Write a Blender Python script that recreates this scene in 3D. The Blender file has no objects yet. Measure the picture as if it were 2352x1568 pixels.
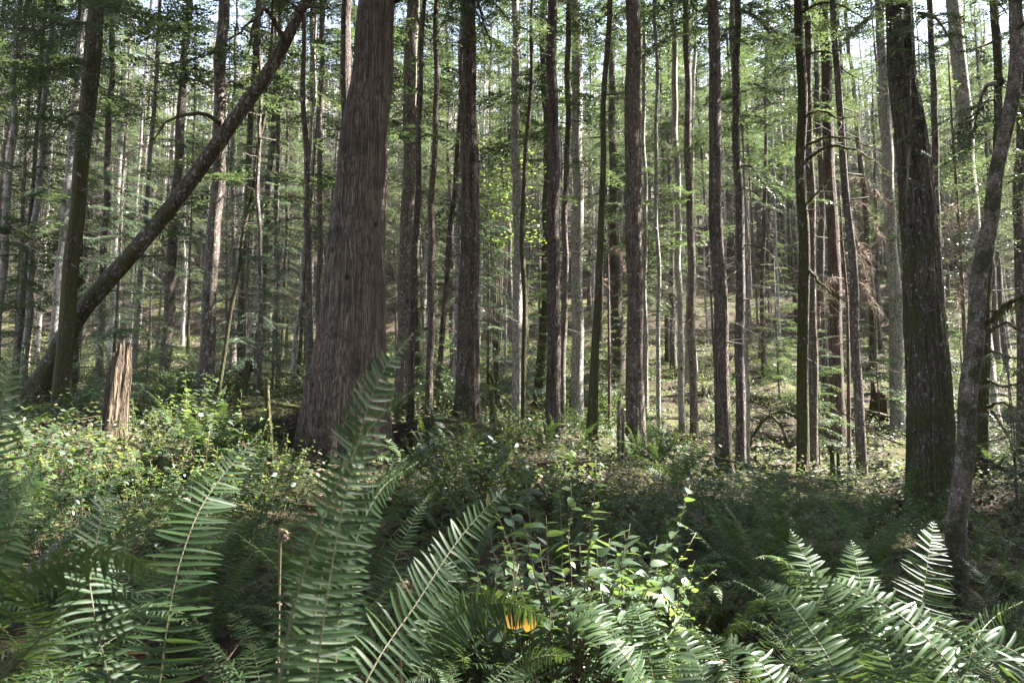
import bpy, math, random
import numpy as np
from mathutils import Vector, Matrix
R = math.radians
random.seed(7); rng = np.random.default_rng(7)
SC = bpy.context.scene
COL = SC.collection

# ------------------------------------------------------------------ camera, sky, sun, exposure
F_PX, PITCH, CAM_Z = 1680.0, R(6.0), 1.5            # the photograph measured at 2352 x 1568
cam_d = bpy.data.cameras.new('camera'); cam = bpy.data.objects.new('camera', cam_d); COL.objects.link(cam)
cam_d.sensor_width = 36.0; cam_d.lens = 36.0 * F_PX / 2352.0
cam_d.clip_start = 0.05; cam_d.clip_end = 600
cam.location = (0, 0, CAM_Z); cam.rotation_euler = (R(90) + PITCH, 0, 0)
cam_d.dof.use_dof = True; cam_d.dof.focus_distance = 9.0; cam_d.dof.aperture_fstop = 9.0
SC.camera = cam

SUN_DIR = Vector((0.82, 0.22, 0.96)).normalized()   # towards the sun
elev = math.asin(SUN_DIR.z); azim = math.atan2(SUN_DIR.x, SUN_DIR.y)
w = bpy.data.worlds.new('World'); SC.world = w; w.use_nodes = True
nt = w.node_tree; bg = nt.nodes['Background']
sky = nt.nodes.new('ShaderNodeTexSky'); sky.sky_type = 'NISHITA'; sky.sun_disc = False
sky.sun_elevation = elev; sky.sun_rotation = azim
hs = nt.nodes.new('ShaderNodeHueSaturation'); hs.inputs['Saturation'].default_value = 0.65
nt.links.new(sky.outputs[0], hs.inputs['Color']); nt.links.new(hs.outputs[0], bg.inputs[0]); bg.inputs[1].default_value = 0.07
sd = bpy.data.lights.new('sun', 'SUN'); sd.energy = 5.0; sd.angle = R(0.5); sd.color = (1.0, 0.955, 0.88)
so = bpy.data.objects.new('sun', sd); COL.objects.link(so)
so.rotation_euler = SUN_DIR.to_track_quat('Z', 'Y').to_euler(); so.location = (30, 10, 60)
SC.view_settings.view_transform = 'Standard'; SC.view_settings.look = 'None'
SC.view_settings.exposure = 3.35; SC.view_settings.gamma = 1.0
SC.cycles.max_bounces = 7; SC.cycles.diffuse_bounces = 2; SC.cycles.glossy_bounces = 2
SC.cycles.transmission_bounces = 4; SC.cycles.transparent_max_bounces = 4
SC.cycles.caustics_reflective = False; SC.cycles.caustics_refractive = False
SC.cycles.sample_clamp_indirect = 4.0
SC.cycles.use_denoising = True

def ray(U, V):
    x = (U - 1176) / F_PX; v = (784 - V) / F_PX
    c, s = math.cos(PITCH), math.sin(PITCH)
    return x / (c - v * s), (s + v * c) / (c - v * s)
def P(U, V, d):
    a, b = ray(U, V)
    return np.array([a * d, d, CAM_Z + b * d])
def proj(p):
    x, y, z = p[0], p[1], p[2] - CAM_Z
    c, s = math.cos(PITCH), math.sin(PITCH)
    fw = y * c + z * s; up = -y * s + z * c
    if fw < 0.05: return None
    return 1176 + F_PX * x / fw, 784 - F_PX * up / fw

# ------------------------------------------------------------------ materials
def new_mat(name):
    m = bpy.data.materials.new(name); m.use_nodes = True
    nt = m.node_tree; nt.nodes.clear()
    return m, nt
def N(nt, typ, ins=None, **kw):
    n = nt.nodes.new(typ)
    for k, v in kw.items(): setattr(n, k, v)
    for k, v in (ins or {}).items():
        if hasattr(v, 'links') or isinstance(v, bpy.types.NodeSocket): nt.links.new(v, n.inputs[k])
        else: n.inputs[k].default_value = v
    return n
def ramp(nt, fac, stops, interp='LINEAR'):
    n = nt.nodes.new('ShaderNodeValToRGB'); n.color_ramp.interpolation = interp
    e = n.color_ramp.elements
    while len(e) < len(stops): e.new(0.5)
    for i, (p, c) in enumerate(stops):
        e[i].position = p; e[i].color = (*c, 1) if len(c) == 3 else c
    nt.links.new(fac, n.inputs[0]); return n.outputs[0]
def mix(nt, f, a, b, blend='MIX'):
    n = nt.nodes.new('ShaderNodeMix'); n.data_type = 'RGBA'; n.blend_type = blend
    for i, v in ((0, f), (6, a), (7, b)):
        if isinstance(v, bpy.types.NodeSocket): nt.links.new(v, n.inputs[i])
        elif i == 0: n.inputs[0].default_value = v
        else: n.inputs[i].default_value = (*v, 1)
    return n.outputs[2]
def math_n(nt, op, a, b=0.0, clamp=False):
    n = nt.nodes.new('ShaderNodeMath'); n.operation = op; n.use_clamp = clamp
    for i, v in ((0, a), (1, b)):
        if isinstance(v, bpy.types.NodeSocket): nt.links.new(v, n.inputs[i])
        else: n.inputs[i].default_value = v
    return n.outputs[0]

def leaf_mat(name, cols, trans, rough=0.45, tfac=0.38, spec=0.5, patch=None, vein=None):
    """thin leaf: reflecting and light-passing sides, colour varied leaf by leaf and clump by clump"""
    m, nt = new_mat(name)
    geo = N(nt, 'ShaderNodeNewGeometry'); tc = N(nt, 'ShaderNodeTexCoord'); oi = N(nt, 'ShaderNodeObjectInfo')
    no = N(nt, 'ShaderNodeTexNoise', {'Vector': tc.outputs['Object'], 'Scale': 1.3, 'Detail': 2.0})
    a = math_n(nt, 'MULTIPLY', geo.outputs['Random Per Island'], 0.45)
    b = math_n(nt, 'MULTIPLY', no.outputs['Fac'], 0.55)
    c = math_n(nt, 'MULTIPLY', oi.outputs['Random'], 0.25)
    f = math_n(nt, 'SUBTRACT', math_n(nt, 'ADD', math_n(nt, 'ADD', a, b), c), 0.12, True)
    n = len(cols)
    col = ramp(nt, f, [(0.1 + 0.75 * i / (n - 1), cols[i]) for i in range(n)])
    if patch:
        pf = math_n(nt, 'GREATER_THAN', geo.outputs['Random Per Island'], 1 - patch[0])
        col = mix(nt, pf, col, patch[1])
    n2 = N(nt, 'ShaderNodeTexNoise', {'Vector': tc.outputs['Object'], 'Scale': 60.0, 'Detail': 1.0})
    col = mix(nt, 0.35, col, mix(nt, n2.outputs['Fac'], (0.3, 0.3, 0.3), (1, 1, 1)), 'MULTIPLY') if vein else col
    bs = N(nt, 'ShaderNodeBsdfPrincipled', {'Base Color': col, 'Roughness': rough})
    bs.inputs['Specular IOR Level'].default_value = spec
    tcol = mix(nt, f, trans, tuple(min(1, t * 1.5) for t in trans))
    tr = N(nt, 'ShaderNodeBsdfTranslucent', {'Color': tcol})
    ms = N(nt, 'ShaderNodeMixShader', {0: tfac, 1: bs.outputs[0], 2: tr.outputs[0]})
    out = N(nt, 'ShaderNodeOutputMaterial', {0: ms.outputs[0]})
    return m

def bark_mat(name, dark, mid, light, scale=(16, 16, 3.0), kind='plate', moss=0.3, lichen=0.0, bump=0.5, mosstop=3.0):
    m, nt = new_mat(name)
    tc = N(nt, 'ShaderNodeTexCoord'); oi = N(nt, 'ShaderNodeObjectInfo')
    off = N(nt, 'ShaderNodeVectorMath', {0: tc.outputs['Object'], 1: N(nt, 'ShaderNodeCombineXYZ', {2: math_n(nt, 'MULTIPLY', oi.outputs['Random'], 37.0)}).outputs[0]}, operation='ADD').outputs[0]
    wob = N(nt, 'ShaderNodeTexNoise', {'Vector': off, 'Scale': 2.5, 'Detail': 3.0})
    ws = N(nt, 'ShaderNodeVectorMath', {0: wob.outputs['Color'], 3: 0.085 if kind != 'strip' else 0.05}, operation='SCALE').outputs[0]
    pos = N(nt, 'ShaderNodeVectorMath', {0: off, 1: ws}, operation='ADD').outputs[0]
    mp = N(nt, 'ShaderNodeMapping', {'Vector': pos, 'Scale': scale}).outputs[0]
    if kind == 'strip':
        n1 = N(nt, 'ShaderNodeTexNoise', {'Vector': mp, 'Scale': 1.0, 'Detail': 3.0, 'Roughness': 0.55})
        nc_ = N(nt, 'ShaderNodeTexNoise', {'Vector': N(nt, 'ShaderNodeMapping', {'Vector': mp, 'Location': (7, 3, 5), 'Scale': (1, 1, .7)}).outputs[0], 'Scale': 1.0, 'Detail': 2.0})
        ck = math_n(nt, 'MINIMUM', math_n(nt, 'ABSOLUTE', math_n(nt, 'SUBTRACT', n1.outputs['Fac'], 0.5)), math_n(nt, 'ABSOLUTE', math_n(nt, 'SUBTRACT', nc_.outputs['Fac'], 0.5)))
        h = ramp(nt, ck, [(0.0, (0, 0, 0)), (0.022, (0.35,) * 3), (0.05, (0.75,) * 3), (0.16, (1, 1, 1))])
    else:
        vo = N(nt, 'ShaderNodeTexVoronoi', {'Vector': mp, 'Scale': 1.0, 'Randomness': 1.0}, feature='DISTANCE_TO_EDGE')
        n1 = N(nt, 'ShaderNodeTexNoise', {'Vector': mp, 'Scale': 2.2, 'Detail': 4.0, 'Roughness': 0.7})
        h = math_n(nt, 'MULTIPLY', ramp(nt, vo.outputs['Distance'], [(0.0, (0, 0, 0)), (0.16, (0.7,) * 3), (0.4, (1, 1, 1))]),
                   math_n(nt, 'ADD', n1.outputs['Fac'], 0.45))
        ns = N(nt, 'ShaderNodeTexNoise', {'Vector': N(nt, 'ShaderNodeMapping', {'Vector': mp, 'Scale': (0.8, 0.8, 0.22)}).outputs[0], 'Scale': 1.0, 'Detail': 4.0, 'Roughness': 0.6})
        hs_ = ramp(nt, ns.outputs['Fac'], [(0.4, (0, 0, 0)), (0.5, (0.6,) * 3), (0.65, (1, 1, 1))])
        h = math_n(nt, 'ADD', math_n(nt, 'MULTIPLY', h, 0.55), math_n(nt, 'MULTIPLY', hs_, 0.45))
    big = N(nt, 'ShaderNodeTexNoise', {'Vector': off, 'Scale': 1.1, 'Detail': 3.0}).outputs['Fac']
    h2 = math_n(nt, 'ADD', math_n(nt, 'MULTIPLY', h, 0.7), math_n(nt, 'MULTIPLY', N(nt, 'ShaderNodeTexNoise', {'Vector': mp, 'Scale': 3.7, 'Detail': 5.0, 'Roughness': 0.8}).outputs['Fac'], 0.35))
    col = ramp(nt, h2, [(0.12, dark), (0.5, mid), (0.98, light)])
    col = mix(nt, math_n(nt, 'MULTIPLY', big, 0.7), col, mix(nt, 0.5, col, tuple(c * 0.5 for c in mid)))
    tint = mix(nt, oi.outputs['Random'], (0.8, 0.78, 0.78), (1.15, 1.1, 1.0))
    col = mix(nt, 1.0, col, tint, 'MULTIPLY')
    if kind != 'strip' or name == 'cedar_bark':
        kv = N(nt, 'ShaderNodeTexVoronoi', {'Vector': N(nt, 'ShaderNodeMapping', {'Vector': pos, 'Scale': (2.6, 2.6, 1.7)}).outputs[0], 'Scale': 1.0}, feature='F1')
        kf = ramp(nt, kv.outputs['Distance'], [(0.06, (1, 1, 1)), (0.13, (0, 0, 0))])
        col = mix(nt, math_n(nt, 'MULTIPLY', kf, 0.85), col, tuple(c * 0.6 for c in dark)); h = math_n(nt, 'SUBTRACT', h, math_n(nt, 'MULTIPLY', kf, 0.6))
        bn = N(nt, 'ShaderNodeTexNoise', {'Vector': N(nt, 'ShaderNodeMapping', {'Vector': off, 'Scale': (1.5, 1.5, 3.0)}).outputs[0], 'Scale': 1.0, 'Detail': 4.0, 'Roughness': 0.6}).outputs['Fac']
        col = mix(nt, 1.0, col, ramp(nt, bn, [(0.3, (0.62, 0.62, 0.62)), (0.5, (1, 1, 1)), (0.72, (1.0, 0.97, 0.94))]), 'MULTIPLY')
    if lichen > 0:
        ln = N(nt, 'ShaderNodeTexNoise', {'Vector': N(nt, 'ShaderNodeMapping', {'Vector': off, 'Scale': (16, 16, 13)}).outputs[0], 'Scale': 1.0, 'Detail': 4.0, 'Roughness': 0.7})
        lf = ramp(nt, ln.outputs['Fac'], [(0.62 - lichen * 0.25, (0, 0, 0)), (0.68 - lichen * 0.22, (1, 1, 1))])
        col = mix(nt, math_n(nt, 'MULTIPLY', lf, 0.75), col, (0.42, 0.42, 0.40))
    if moss > 0:
        mn = N(nt, 'ShaderNodeTexNoise', {'Vector': off, 'Scale': 3.2, 'Detail': 5.0, 'Roughness': 0.7})
        z = N(nt, 'ShaderNodeSeparateXYZ', {0: tc.outputs['Object']}).outputs[2]
        zf = math_n(nt, 'SUBTRACT', 1.0, math_n(nt, 'DIVIDE', z, mosstop), True)
        lv = math_n(nt, 'ADD', math_n(nt, 'MULTIPLY', zf, 0.22), mn.outputs['Fac'])
        mf = ramp(nt, lv, [(0.74 - moss * 0.35, (0, 0, 0)), (0.82 - moss * 0.33, (1, 1, 1))])
        mc = mix(nt, N(nt, 'ShaderNodeTexNoise', {'Vector': off, 'Scale': 40.0}).outputs['Fac'], (0.022, 0.024, 0.009), (0.085, 0.085, 0.03))
        col = mix(nt, math_n(nt, 'MULTIPLY', mf, 0.85), col, mc)
        h = math_n(nt, 'ADD', h, math_n(nt, 'MULTIPLY', mf, math_n(nt, 'MULTIPLY', N(nt, 'ShaderNodeTexNoise', {'Vector': off, 'Scale': 50.0}).outputs['Fac'], 0.5)))
    fine = N(nt, 'ShaderNodeTexNoise', {'Vector': mp, 'Scale': 5.0, 'Detail': 3.0})
    hh = math_n(nt, 'ADD', h, math_n(nt, 'MULTIPLY', fine.outputs['Fac'], 0.35))
    bp = N(nt, 'ShaderNodeBump', {'Strength': bump, 'Distance': 0.03, 'Height': hh})
    bs = N(nt, 'ShaderNodeBsdfPrincipled', {'Base Color': col, 'Roughness': 0.85, 'Normal': bp.outputs[0]})
    bs.inputs['Specular IOR Level'].default_value = 0.25
    N(nt, 'ShaderNodeOutputMaterial', {0: bs.outputs[0]})
    return m

M = {}
M['hemlock_leaf'] = leaf_mat('hemlock_leaf', [(0.020, 0.034, 0.020), (0.038, 0.060, 0.034), (0.072, 0.105, 0.055)], (0.11, 0.155, 0.055), 0.4, 0.30, 0.4)
M['far_leaf'] = leaf_mat('far_leaf', [(0.020, 0.032, 0.022), (0.040, 0.058, 0.038), (0.085, 0.11, 0.065)], (0.12, 0.15, 0.07), 0.4, 0.30, 0.4)
M['cedar_spray'] = leaf_mat('cedar_spray', [(0.035, 0.06, 0.045), (0.065, 0.10, 0.075), (0.11, 0.15, 0.11)], (0.12, 0.17, 0.09), 0.36, 0.32, 0.6)
M['maple_leaf'] = leaf_mat('maple_leaf', [(0.06, 0.11, 0.035), (0.09, 0.15, 0.045), (0.13, 0.19, 0.06)], (0.22, 0.30, 0.06), 0.5, 0.4)
M['fern_leaf'] = leaf_mat('fern_leaf', [(0.020, 0.040, 0.018), (0.037, 0.066, 0.029), (0.066, 0.105, 0.042)], (0.11, 0.18, 0.035), 0.45, 0.24, 0.2, (0.012, (0.15, 0.095, 0.05)))
M['fern_leaf_sun_sheen'] = leaf_mat('fern_leaf_sun_sheen', [(0.020, 0.040, 0.018), (0.037, 0.066, 0.029), (0.066, 0.105, 0.042)], (0.11, 0.18, 0.035), 0.33, 0.28, 0.5)  # fern_leaf colours again, extra gloss put in for a sunlit silver sheen
M['salal_leaf'] = leaf_mat('salal_leaf', [(0.022, 0.040, 0.025), (0.038, 0.063, 0.036), (0.070, 0.105, 0.055)], (0.13, 0.20, 0.04), 0.4, 0.27, 0.5, (0.012, (0.2, 0.13, 0.05)))
M['new_leaf'] = leaf_mat('new_leaf', [(0.08, 0.13, 0.045), (0.11, 0.17, 0.055), (0.15, 0.21, 0.075)], (0.25, 0.34, 0.06), 0.36, 0.4, 0.5)
M['cover_leaf'] = leaf_mat('cover_leaf', [(0.04, 0.055, 0.034), (0.075, 0.095, 0.055), (0.15, 0.165, 0.09)], (0.16, 0.20, 0.07), 0.55, 0.26, 0.35, (0.3, (0.15, 0.11, 0.075)))
M['moss_leaf'] = leaf_mat('moss_leaf', [(0.045, 0.048, 0.02), (0.085, 0.09, 0.038), (0.14, 0.145, 0.06)], (0.16, 0.165, 0.06), 0.8, 0.25, 0.1)
M['dead_spray'] = leaf_mat('dead_spray', [(0.16, 0.11, 0.085), (0.26, 0.19, 0.15), (0.36, 0.28, 0.22)], (0.3, 0.2, 0.14), 0.7, 0.25, 0.2)
M['dead_fern'] = leaf_mat('dead_fern', [(0.08, 0.045, 0.025), (0.15, 0.085, 0.045), (0.22, 0.14, 0.08)], (0.2, 0.11, 0.05), 0.8, 0.25, 0.2)
M['rachis'] = leaf_mat('rachis', [(0.07, 0.065, 0.03), (0.11, 0.10, 0.045), (0.16, 0.145, 0.065)], (0.1, 0.1, 0.03), 0.5, 0.05)
M['stem'] = leaf_mat('stem', [(0.07, 0.05, 0.03), (0.11, 0.08, 0.045), (0.13, 0.12, 0.05)], (0.05, 0.05, 0.02), 0.6, 0.02)
M['twig'] = leaf_mat('twig', [(0.05, 0.04, 0.032), (0.11, 0.09, 0.075), (0.21, 0.185, 0.16)], (0.02, 0.02, 0.01), 0.8, 0.02, 0.2)
M['litter'] = leaf_mat('litter', [(0.03, 0.018, 0.012), (0.08, 0.05, 0.034), (0.20, 0.14, 0.10)], (0.1, 0.06, 0.03), 0.8, 0.1, 0.2)
M['cedar_bark'] = bark_mat('cedar_bark', (0.030, 0.023, 0.020), (0.15, 0.115, 0.102), (0.27, 0.22, 0.20), (34, 34, 0.26), 'strip', 0.3, 0, 1.0, 1.8)
M['fir_bark'] = bark_mat('fir_bark', (0.016, 0.011, 0.010), (0.095, 0.070, 0.062), (0.27, 0.225, 0.205), (30, 30, 7.5), 'plate', 0.12, 0.05, 0.8)
M['hemlock_bark'] = bark_mat('hemlock_bark', (0.025, 0.019, 0.017), (0.12, 0.095, 0.085), (0.29, 0.25, 0.23), (34, 34, 12), 'plate', 0.15, 0.2, 0.6)
M['big_fir_bark'] = bark_mat('big_fir_bark', (0.014, 0.010, 0.008), (0.085, 0.066, 0.054), (0.23, 0.195, 0.165), (24, 24, 5.5), 'plate', 0.5, 0.08, 1.0, 5.0)
M['pale_bark'] = bark_mat('pale_bark', (0.06, 0.052, 0.046), (0.22, 0.195, 0.175), (0.46, 0.43, 0.40), (30, 30, 20), 'plate', 0.0, 0.5, 0.5)
M['mossy_bark'] = bark_mat('mossy_bark', (0.02, 0.014, 0.011), (0.085, 0.064, 0.052), (0.19, 0.155, 0.13), (20, 20, 6), 'plate', 0.55, 0.15, 0.9, 16.0)
M['leaning_bark'] = bark_mat('leaning_bark', (0.018, 0.013, 0.011), (0.095, 0.074, 0.064), (0.21, 0.175, 0.16), (18, 18, 4), 'plate', 0.35, 0.2, 0.9, 8.0)
M['alder_bark'] = bark_mat('alder_bark', (0.045, 0.034, 0.029), (0.19, 0.15, 0.132), (0.40, 0.345, 0.315), (30, 30, 46), 'plate', 0.68, 0.25, 1.0, .8)
M['rotten_wood'] = bark_mat('rotten_wood', (0.03, 0.021, 0.015), (0.105, 0.078, 0.056), (0.20, 0.16, 0.12), (15, 15, 1.3), 'strip', 0.1, 0, 1.0, 0.6)
M['dead_wood'] = bark_mat('dead_wood', (0.05, 0.035, 0.028), (0.16, 0.12, 0.10), (0.32, 0.27, 0.23), (20, 20, 4), 'strip', 0.25, 0, 0.7, 2.0)
M['red_rot'] = bark_mat('red_rot', (0.025, 0.013, 0.010), (0.10, 0.05, 0.036), (0.19, 0.11, 0.08), (16, 16, 2), 'strip', 0.35, 0, 1.0, 1.0)
M['moss'] = bark_mat('moss', (0.02, 0.026, 0.008), (0.055, 0.07, 0.02), (0.11, 0.13, 0.04), (30, 30, 30), 'plate', 0.2, 0, 1.0, 3.0)

def ground_mat():
    m, nt = new_mat('forest_floor')
    tc = N(nt, 'ShaderNodeTexCoord'); o = tc.outputs['Object']
    n1 = N(nt, 'ShaderNodeTexNoise', {'Vector': o, 'Scale': 0.35, 'Detail': 6.0, 'Roughness': 0.65}).outputs['Fac']
    n2 = N(nt, 'ShaderNodeTexNoise', {'Vector': o, 'Scale': 9.0, 'Detail': 6.0, 'Roughness': 0.75}).outputs['Fac']
    n3 = N(nt, 'ShaderNodeTexNoise', {'Vector': o, 'Scale': 45.0, 'Detail': 3.0, 'Roughness': 0.8}).outputs['Fac']
    duff = ramp(nt, n2, [(0.3, (0.012, 0.008, 0.006)), (0.5, (0.04, 0.028, 0.021)), (0.72, (0.13, 0.097, 0.074))])
    mossc = ramp(nt, n3, [(0.3, (0.03, 0.032, 0.013)), (0.55, (0.085, 0.088, 0.036)), (0.75, (0.15, 0.155, 0.065))])
    mf = ramp(nt, math_n(nt, 'ADD', math_n(nt, 'MULTIPLY', n1, 0.7), math_n(nt, 'MULTIPLY', n2, 0.3)), [(0.47, (0, 0, 0)), (0.57, (1, 1, 1))])
    y = N(nt, 'ShaderNodeSeparateXYZ', {0: o}).outputs[1]
    mf = math_n(nt, 'MULTIPLY', mf, math_n(nt, 'DIVIDE', math_n(nt, 'SUBTRACT', y, 4.0), 8.0, True))
    col = mix(nt, mf, duff, mossc)
    bp = N(nt, 'ShaderNodeBump', {'Strength': 1.0, 'Distance': 0.06, 'Height': math_n(nt, 'ADD', n2, math_n(nt, 'MULTIPLY', n3, 0.4))})
    bs = N(nt, 'ShaderNodeBsdfPrincipled', {'Base Color': col, 'Roughness': 0.95, 'Normal': bp.outputs[0]})
    bs.inputs['Specular IOR Level'].default_value = 0.15
    N(nt, 'ShaderNodeOutputMaterial', {0: bs.outputs[0]})
    return m
M['ground'] = ground_mat()

# ------------------------------------------------------------------ mesh helpers
class MB:
    """collects vertices, quads and triangles with a material index; makes one mesh"""
    def __init__(s): s.v = []; s.q = []; s.t = []; s.qm = []; s.tm = []; s.n = 0
    def add(s, v, q=None, t=None, mi=0):
        v = np.asarray(v, float).reshape(-1, 3)
        s.v.append(v)
        if q is not None and len(q): q = np.asarray(q, int); s.q.append(q + s.n); s.qm.append(np.full(len(q), mi))
        if t is not None and len(t): t = np.asarray(t, int); s.t.append(t + s.n); s.tm.append(np.full(len(t), mi))
        s.n += len(v); return s
    def quads(s, a, mi=0):                      # a: (n,4,3)
        n = len(a)
        if n: s.add(a.reshape(-1, 3), np.arange(n * 4).reshape(n, 4), mi=mi)
    def tube(s, pts, rad, sides=5, mi=0, cap=True):
        v, q = tube(pts, rad, sides)
        n = len(v)
        if cap:
            v = np.vstack([v, pts[0], pts[-1]])
            k = np.arange(sides); k2 = (k + 1) % sides; b = (len(pts) - 1) * sides
            t = np.vstack([np.stack([k2, k, np.full(sides, n)], 1), np.stack([b + k, b + k2, np.full(sides, n + 1)], 1)])
            s.add(v, q, t, mi)
        else: s.add(v, q, None, mi)
    def mesh(s, name, mats, smooth=False):
        V = np.vstack(s.v); q = np.vstack(s.q) if s.q else np.zeros((0, 4), int); t = np.vstack(s.t) if s.t else np.zeros((0, 3), int)
        me = bpy.data.meshes.new(name); me.vertices.add(len(V)); me.vertices.foreach_set('co', V.astype('f').ravel())
        li = np.concatenate([q.ravel(), t.ravel()]); me.loops.add(len(li)); me.loops.foreach_set('vertex_index', li.astype('i'))
        np_ = len(q) + len(t); me.polygons.add(np_)
        ls = np.concatenate([np.arange(len(q)) * 4, len(q) * 4 + np.arange(len(t)) * 3])
        me.polygons.foreach_set('loop_start', ls.astype('i'))
        mi = np.concatenate((s.qm if s.qm else []) + (s.tm if s.tm else [])) if np_ else []
        me.polygons.foreach_set('material_index', np.asarray(mi).astype('i'))
        if smooth: me.polygons.foreach_set('use_smooth', np.ones(np_, bool))
        for m in (mats if isinstance(mats, (list, tuple)) else [mats]): me.materials.append(m)
        me.update(calc_edges=True); me.validate(); return me

def frames(pts):
    pts = np.asarray(pts, float)
    t = np.gradient(pts, axis=0); t /= np.linalg.norm(t, axis=1)[:, None] + 1e-9
    ref = np.array([0, 1.0, 0]) if abs(t[0][1]) < 0.9 else np.array([1.0, 0, 0])
    a = np.zeros_like(t); b = np.zeros_like(t); prev = ref
    for i in range(len(t)):
        x = prev - t[i] * np.dot(prev, t[i]); x /= np.linalg.norm(x) + 1e-9
        a[i] = x; b[i] = np.cross(t[i], x); prev = x
    return t, a, b
def tube(pts, rad, sides, mod=None):
    pts = np.asarray(pts, float); n = len(pts)
    rad = np.broadcast_to(np.asarray(rad, float), (n,))
    t, a, b = frames(pts)
    th = np.linspace(0, 2 * np.pi, sides, endpoint=False)
    rr = rad[:, None] * (mod if mod is not None else np.ones((n, sides)))
    V = pts[:, None, :] + rr[:, :, None] * (np.cos(th)[None, :, None] * a[:, None, :] + np.sin(th)[None, :, None] * b[:, None, :])
    i = np.arange(n - 1)[:, None] * sides; k = np.arange(sides)[None]; k2 = (k + 1) % sides
    q = np.stack([i + k, i + k2, i + sides + k2, i + sides + k], -1).reshape(-1, 4)
    return V.reshape(-1, 3), q
def resample(pts, n):
    """smooth curve through the points, n samples"""
    pts = np.asarray(pts, float); m = len(pts)
    if m == 2: return pts[0] + (pts[1] - pts[0]) * np.linspace(0, 1, n)[:, None]
    p = np.vstack([2 * pts[0] - pts[1], pts, 2 * pts[-1] - pts[-2]])
    d = np.concatenate([[0], np.cumsum(np.linalg.norm(np.diff(pts, axis=0), axis=1))])
    s = np.linspace(0, d[-1], n); out = np.zeros((n, pts.shape[1]))
    for j, x in enumerate(s):
        i = min(np.searchsorted(d, x, 'right') - 1, m - 2); u = (x - d[i]) / (d[i + 1] - d[i] + 1e-9)
        a, b, c, e = p[i], p[i + 1], p[i + 2], p[i + 3]
        out[j] = 0.5 * ((2 * b) + (c - a) * u + (2 * a - 5 * b + 4 * c - e) * u * u + (-a + 3 * b - 3 * c + e) * u ** 3)
    return out
def link(name, data, parent=None, loc=None, rz=0, sc=1.0):
    o = bpy.data.objects.new(name, data); COL.objects.link(o)
    if parent is not None: o.parent = parent
    if loc is not None: o.location = loc
    o.rotation_euler = (0, 0, rz)
    o.scale = (sc,) * 3 if np.isscalar(sc) else sc
    return o
def tag(o, label, cat, group=None, kind=None):
    if label: o['label'] = label
    if cat: o['category'] = cat
    if group: o['group'] = group
    if kind: o['kind'] = kind
    return o
def thing(name, label, cat, loc, group=None, rz=0, sc=1.0):
    return tag(link(name, None, None, tuple(loc), rz, sc), label, cat, group)

# ------------------------------------------------------------------ terrain
def base_h(x, y):
    y = np.asarray(y, float)
    z = 0.055 * np.clip(y - 7, 0, 14) + 0.20 * np.clip(y - 21, 0, 45) + 0.52 * np.clip(y - 62, 0, 200)
    z = z - 0.0 * x
    return z
ANCH = [(700, 1105, 12.2), (900, 1085, 12.8), (135, 950, 13.2), (50, 940, 14.5), (262, 1010, 9.8), (1073, 965, 15), (1462, 1058, 14), (1662, 1090, 14.5),
        (1700, 1090, 16), (1860, 1095, 16), (1925, 1040, 20.5), (1980, 1115, 15.5), (2138, 1180, 11), (2190, 1400, 6.0), (1270, 1010, 16),
        (1325, 965, 24), (1358, 1010, 14.5), (470, 925, 16.5), (595, 930, 16.5), (665, 950, 20), (1750, 860, 38), (1750, 780, 58), (2020, 955, 28),
        (1425, 885, 32), (1180, 860, 36), (350, 872, 32), (350, 800, 55), (2300, 960, 24), (2300, 850, 40), (1150, 780, 60), (1600, 1010, 22), (1780, 990, 25), (2250, 1090, 12), (930, 955, 19)]
AX, AY, AR = [], [], []
for U, V, d in ANCH:
    p = P(U, V, d); AX.append(p[0]); AY.append(p[1]); AR.append(p[2] - float(base_h(p[0], p[1])))
for x, y, z in [(0, 0, 0), (-3, 2, .22), (-1.5, 2.5, .15), (3, 2, 0), (0, 4, .05), (-4, 5, .3), (-1.5,4.5,.2), (4, 5, 0), (0, -8, 0), (8, 0, 0), (-8, 0, 0.1), (1.0, 5.0, 0.0), (-1, 7, .15), (3, 8, .05), (-6, 8, .4)]:
    AX.append(x); AY.append(y); AR.append(z - float(base_h(x, y)))
AX, AY, AR = map(np.array, (AX, AY, AR))
def H(x, y):
    x = np.asarray(x, float); y = np.asarray(y, float)
    d2 = (x[..., None] - AX) ** 2 + (y[..., None] - AY) ** 2
    s2 = (1.0 + 0.06 * np.abs(AY)) ** 2
    wgt = 1.0 / (d2 / s2 + 0.05) ** 2
    w0 = 1.0 / (14.0) ** 2 * 0.6
    r = (wgt * AR).sum(-1) / (wgt.sum(-1) + w0)
    lump = 0.10 * np.sin(x * 1.3 + 0.7 * y) * np.sin(y * 0.9 - 0.4 * x + 1) + 0.05 * np.sin(x * 3.1 + 2) * np.sin(y * 2.7)
    lump = lump * np.clip((y - 5) / 8, 0.2, 1.6)
    return base_h(x, y) + r + lump
def h(x, y): return float(H(np.array(x), np.array(y)))

xs = np.concatenate([np.linspace(-160, -45, 24), np.linspace(-43, 43, 200), np.linspace(45, 160, 24)])
ys = np.concatenate([np.linspace(-60, -4, 20), np.linspace(-3.5, 60, 220), np.linspace(61, 220, 50)])
GX, GY = np.meshgrid(xs, ys); GZ = H(GX, GY)
GZ += 0.03 * rng.standard_normal(GZ.shape)
nx, ny = len(xs), len(ys)
i = (np.arange(ny - 1)[:, None] * nx + np.arange(nx - 1)[None]).reshape(-1)
g = MB(); g.add(np.stack([GX, GY, GZ], -1).reshape(-1, 3), np.stack([i, i + 1, i + nx + 1, i + nx], 1))
tag(link('ground', g.mesh('ground', M['ground'], True)), 'brown duff and moss floor of the forest rising to a slope behind', None, kind='structure')

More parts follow.
